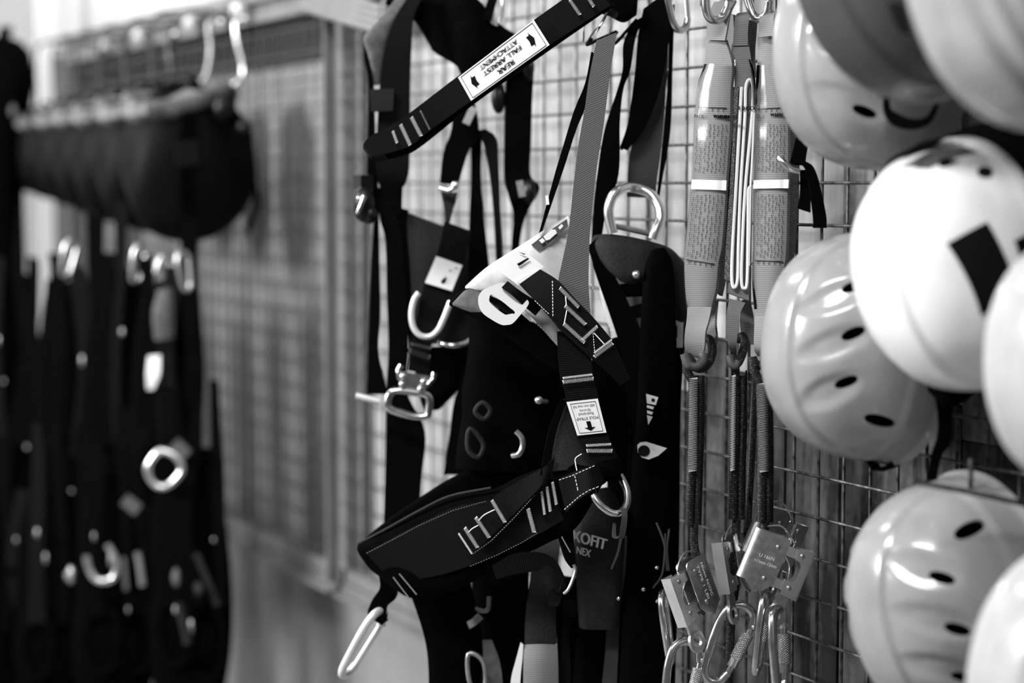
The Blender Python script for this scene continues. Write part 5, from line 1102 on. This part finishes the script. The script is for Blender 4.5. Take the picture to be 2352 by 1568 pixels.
for i, (x, y, Z, s_) in enumerate(BG):
    o = bp if i == 0 else copy_tree(bp)
    o.matrix_world = Matrix.Translation(PZ(x, y, Z)) @ Matrix.Rotation(.08 * math.sin(i * 2.1), 4, 'Z') @ Matrix.Rotation(.12, 4, 'X') @ Matrix.Scale(s_, 4)
    o['label'] = nm[i]; o['group'] = 'black gear bags in a row'
    if i:                                     # its own hook on the top rail
        c = PZ(x, y, Z); h = thing('rail_hook', 'dark rail hook holding the ' + nm[i].replace(' gear bag', ' bag'), 'hook', (c.x, WY, PZ1), 'hooks holding the gear bags')
        b = MB(); b.tube(crom([(c.x, WY - .012, PZ1 - .01), (c.x, WY - .05, PZ1 + .01), (c.x, c.y + .03, PZ1 + .005), (c.x, c.y, PZ1 - .03), (c.x, c.y, c.z + .185 * s_), (c.x, c.y - .012, c.z + .165 * s_), (c.x, c.y - .03, c.z + .18 * s_)], 5), .004, 8); b.build('hook_rod', MT['wire_metal'], h)
        b = MB(); b.box((c.x, WY - .008, PZ1 - .008), .03, .008, .035); b.build('hook_plate', MT['wire_metal'], h)
b = MB(); 
t = bp; bpy.context.view_layer.update(); MWI[bp] = bp.matrix_world.inverted()
rib(t, 'strap_webbing', 'black_web', [(505, 195, 540, 200, 4.05), (500, 240, 545, 250, 4.04), (520, 290, 575, 290, 4.03), (545, 350, 585, 360, 4.03), (550, 420, 590, 420, 4.05)], th=.006)
rib(t, 'strap_tail', 'black_web', [(575, 420, 590, 420, 4.05), (580, 470, 595, 475, 4.05), (560, 535, 570, 540, 4.06)], th=.004, n=4)
b = MB(); b.ball(PZ(514, 248, 4.02), .035, (.7, .7, .9), 12, 8); b.ball(PZ(560, 292, 4.02), .022, (.9, .7, .9), 12, 8); b.build('strap_buckle', MT['black_plastic'], t)

# hanging harness bundle
def bundle(label, x0, x1, y0, y1, Z, seed, right=None):
    r = random.Random(seed); w_ = x1 - x0; h_ = y1 - y0; xc = (x0 + x1) / 2
    t = thing('hanging_harness', label, 'harness', PZ(xc, y1, Z), 'harnesses bunched at the left')
    j = lambda a: r.uniform(-a, a)
    rib(t, 'back_pad', 'black_pad', [(x0 + .2 * w_ + j(6), y0, x1 - .2 * w_ + j(6), y0 + 10, Z + .03), (x0 + .05 * w_, y0 + .25 * h_, x1 - .05 * w_, y0 + .25 * h_, Z + .03), (x0 + j(8), y0 + .5 * h_, x1 + j(8), y0 + .5 * h_, Z + .03), (x0 + j(8), y0 + .75 * h_, x1 + j(8), y0 + .75 * h_, Z + .03), (x0 + .1 * w_, y1, x1 - .1 * w_, y1, Z + .03)], puff=True, th=.06, n=10)
    for k in range(3):
        xa = x0 + w_ * (.2 + .3 * k) + j(8); xb = xa + j(25); ww = 36 + j(10); up = r.choice([150, 60, 150, 30])
        rib(t, 'shoulder_strap', r.choice(['black_web', 'black_web', 'black_web_lit']), [(xa + 4 + j(10), y0 - up, xa + ww - 4 + j(8), y0 - up + 4, Z + .02), (xa, y0 - 10, xa + ww, y0 - 6, Z - .02), (xb, y0 + .3 * h_, xb + ww, y0 + .3 * h_, Z - .035), (xa + j(20), y0 + .6 * h_, xa + ww + j(12), y0 + .6 * h_, Z - .03)], th=.004, n=4)
    for k in range(2):
        cx = x0 + w_ * (.3 + .4 * k); cy = y0 + h_ * (.68 + j(.04)); rx = .3 * w_; ry = .17 * h_; st = []
        A_ = []; B_ = []
        for q in range(12):
            a = q * math.pi / 6; A_.append(PZ(cx + rx * math.cos(a), cy + ry * math.sin(a), Z - .03 + .05 * math.sin(a * .5))); B_.append(PZ(cx + (rx - 26) * math.cos(a) + 12, cy + (ry - 30) * math.sin(a) + 16, Z - .05 + .05 * math.sin(a * .5)))
        b = MB(); b.ribbon3(A_, B_, 6, 3, .016, True, 0, True); b.build('leg_loop', MT['black_pad'], t)
    for k in range(3):
        xx = x0 + w_ * r.uniform(.1, .9); yy = y0 + h_ * r.uniform(.1, .95); a = r.uniform(0, 3.1)
        b = MB(); b.ball(PZ(xx, yy, Z - .06), r.uniform(.005, .009), (r.uniform(.6, 1), .5, r.uniform(.8, 1.8)), 10, 7); b.build('buckle', MT['dull_metal'], t)
    return t
BU = [bundle('black harness in the left bunch, nearest the mesh, with a pale tag', 300, 450, 640, 1290, 4.0, 3),
      bundle('black harness low in the left bunch, reaching down beside the plaster wall', 340, 525, 1020, 1640, 3.95, 5),
      bundle('black harness in the middle of the left bunch under a bright carabiner', 190, 350, 610, 1300, 4.15, 8),
      bundle('black harness hanging low in the middle of the left bunch with a half ring', 170, 360, 1080, 1640, 4.05, 13),
      bundle('black harness in the left bunch below the first gear bags', 80, 230, 640, 1320, 4.3, 21),
      bundle('black harness at the bottom left of the bunch', 30, 200, 1120, 1640, 4.2, 34),
      bundle('black harness at the far left edge of the photo', -60, 100, 620, 1300, 4.45, 55),
      bundle('black harness in the bottom left corner', -80, 70, 1150, 1650, 4.3, 77)]
o = BU[0]
rib(o, 'grey_pad', 'grey_pad', [(362, 670, 395, 660, 3.93), (350, 720, 400, 715, 3.92), (355, 780, 400, 775, 3.93)], puff=True, th=.02)
rib(o, 'pale_tag', 'white_print', [(340, 818, 368, 815, 3.92), (336, 860, 366, 860, 3.915), (338, 894, 352, 894, 3.92)], th=.004, n=4)
tub(o, 'large_ring', 'bright_steel', [(368, 1036, 3.9), (344, 1062, 3.9), (340, 1086, 3.9), (356, 1112, 3.9), (380, 1118, 3.9), (402, 1102, 3.9), (418, 1076, 3.9), (402, 1046, 3.9)], .0068, 12, True)
for q in ((398, 1018, 428, 1048, .03), (285, 1145, 318, 1172, .026)):
    b = MB(); b.bar(PZ(q[0], q[1], 3.9), PZ(q[2], q[3], 3.9), q[4], .008, DC(.7, .7, 0)); b.build('buckle', MT['grey_pad'], o)
o = BU[1]
tub(o, 'half_ring', 'charcoal_fabric', [(412, 1385, 3.85), (420, 1420, 3.85), (430, 1460, 3.85), (432, 1478, 3.85)], .009, 10)
b = MB(); b.ball(PZ(405, 1326, 3.85), .016, (.8, .5, 1.2), 10, 7); b.build('buckle', MT['grey_pad'], o)
b = MB(); b.ball(PZ(456, 1352, 3.85), .016, (1.2, .5, .9), 10, 7); b.build('buckle', MT['charcoal_fabric'], o)
b = MB(); b.bar(PZ(450, 1270, 3.85), PZ(500, 1390, 3.85), .012, .006, DC(1, 0, 0)); b.build('strap_tail', MT['charcoal_fabric'], o)
o = BU[3]
tub(o, 'half_ring', 'bright_steel', [(198, 1276, 3.95), (206, 1308, 3.95), (222, 1330, 3.95), (244, 1334, 3.95), (262, 1324, 3.95), (268, 1290, 3.95), (248, 1250, 3.95)], .0068, 12)
tub(o, 'gate_bar', 'bright_steel', [(316, 1268, 3.93), (322, 1300, 3.93), (328, 1345, 3.93)], .0068, 10)
b = MB(); b.ball(PZ(163, 1320, 3.95), .016, (.8, .5, 1.2), 10, 7); b.build('buckle', MT['dull_metal'], o)
b = MB(); b.bar(PZ(284, 1280, 3.95), PZ(290, 1355, 3.95), .009, .006, DC(1, 0, 0)); b.build('gate_bar', MT['grey_pad'], o)
for x, y, Z, ya, lb in ((158, 592, 4.12, (.25, 1, 0), 'bright carabiner at the top left of the harness bunch'), (318, 605, 4.02, (.2, 1, 0), 'bright carabiner above the middle of the harness bunch'), (424, 622, 3.94, (-.1, 1, 0), 'bright carabiner at the top of the harness nearest the mesh'), (372, 628, 4.0, (.3, 1, 0), 'small dim carabiner between two bright ones over the harness bunch')):
    carabiner(lb, x, y, Z, ya, (.8, 0, -.6), .75, False, 'bright_steel', 'carabiners over the harness bunch')
# dark gear hanging at the far left edge
t = thing('hanging_jacket', 'black padded gear hanging from the column at the far left edge', 'jacket', PZ(20, 640, 5.0))
rib(t, 'padded_body', 'black_pad', [(-70, 120, 70, 118, 5.05), (-80, 200, 80, 190, 5.0), (-80, 300, 62, 300, 5.0), (-80, 430, 55, 430, 5.0), (-80, 560, 58, 560, 5.0), (-60, 680, 60, 690, 5.0)], puff=True, th=.12, n=10)
rib(t, 'hanging_loop', 'black_web', [(0, 60, 30, 60, 5.05), (-10, 100, 20, 100, 5.03), (-10, 140, 25, 140, 5.0)], th=.004, n=4)
b = MB(); b.ball(PZ(30, 255, 4.88), .016, (1, .5, 1), 10, 7); b.build('press_stud', MT['grey_pad'], t)
# wire shelf whose end shows at the top beside the upright post
t = thing('wire_shelf', 'pale wire shelf jutting out at the top beside the upright post', 'shelf', PW(800, 20, .1))
for k in range(4):
    b = MB(); b.tube([PZ(700 - k * 8, -30 + k * 14, 3.97 + k * .012), PZ(880, 22 + k * 17, 3.3 - k * .02)], .0075, 8); b.build('shelf_rod', MT['painted_steel'], t)
b = MB(); b.tube([PZ(885, 0, 3.25), PZ(882, 95, 3.2)], .006, 8); b.build('end_rod', MT['painted_steel'], t)

# prong hooks on the mesh that carry the harnesses and the lanyards
for lb, x, y, Z, s_ in (('steel prong hook on the mesh holding the yoke of the harness nearest the post', 1144, -8, 2.83, .85), ('steel prong hook holding the carabiner between straps and lanyards', 1556, -6, 2.62, .85),
                        ('steel prong hook on the mesh holding the leftmost shock pack carabiner', 1652, -48, 2.452, 1.0), ('steel prong hook on the mesh holding the edge-on shock pack carabiner', 1735, -52, 2.46, 1.0),
                        ('steel prong hook on the mesh holding the front harness by its rear strap', 1400, -40, 2.515, 0.1)):
    p = PZ(x, y, Z) + Vector((0, 0, .043 * s_)); t = thing('prong_hook', lb, 'hook', (p.x, WY, p.z), 'prong hooks on the mesh')
    b = MB(); b.tube(crom([(p.x, WY + .004, p.z - .03), (p.x, WY - .012, p.z - .004), (p.x, (WY + p.y) / 2, p.z), (p.x, p.y - .012, p.z), (p.x, p.y - .03, p.z + .006), (p.x, p.y - .034, p.z + .026)], 5), .003, 8); b.build('hook_rod', MT['wire_metal'], t)
    b = MB(); b.box((p.x, WY - .006, p.z - .016), .012, .006, .06); b.build('hook_plate', MT['wire_metal'], t)
rib(A, 'hanging_loop', 'black_web', [(1110, 40, 1128, 50, 2.80), (1120, 0, 1140, 6, 2.80), (1134, -36, 1150, -30, 2.82), (1150, -20, 1160, -10, 2.84)], th=.003, n=4)
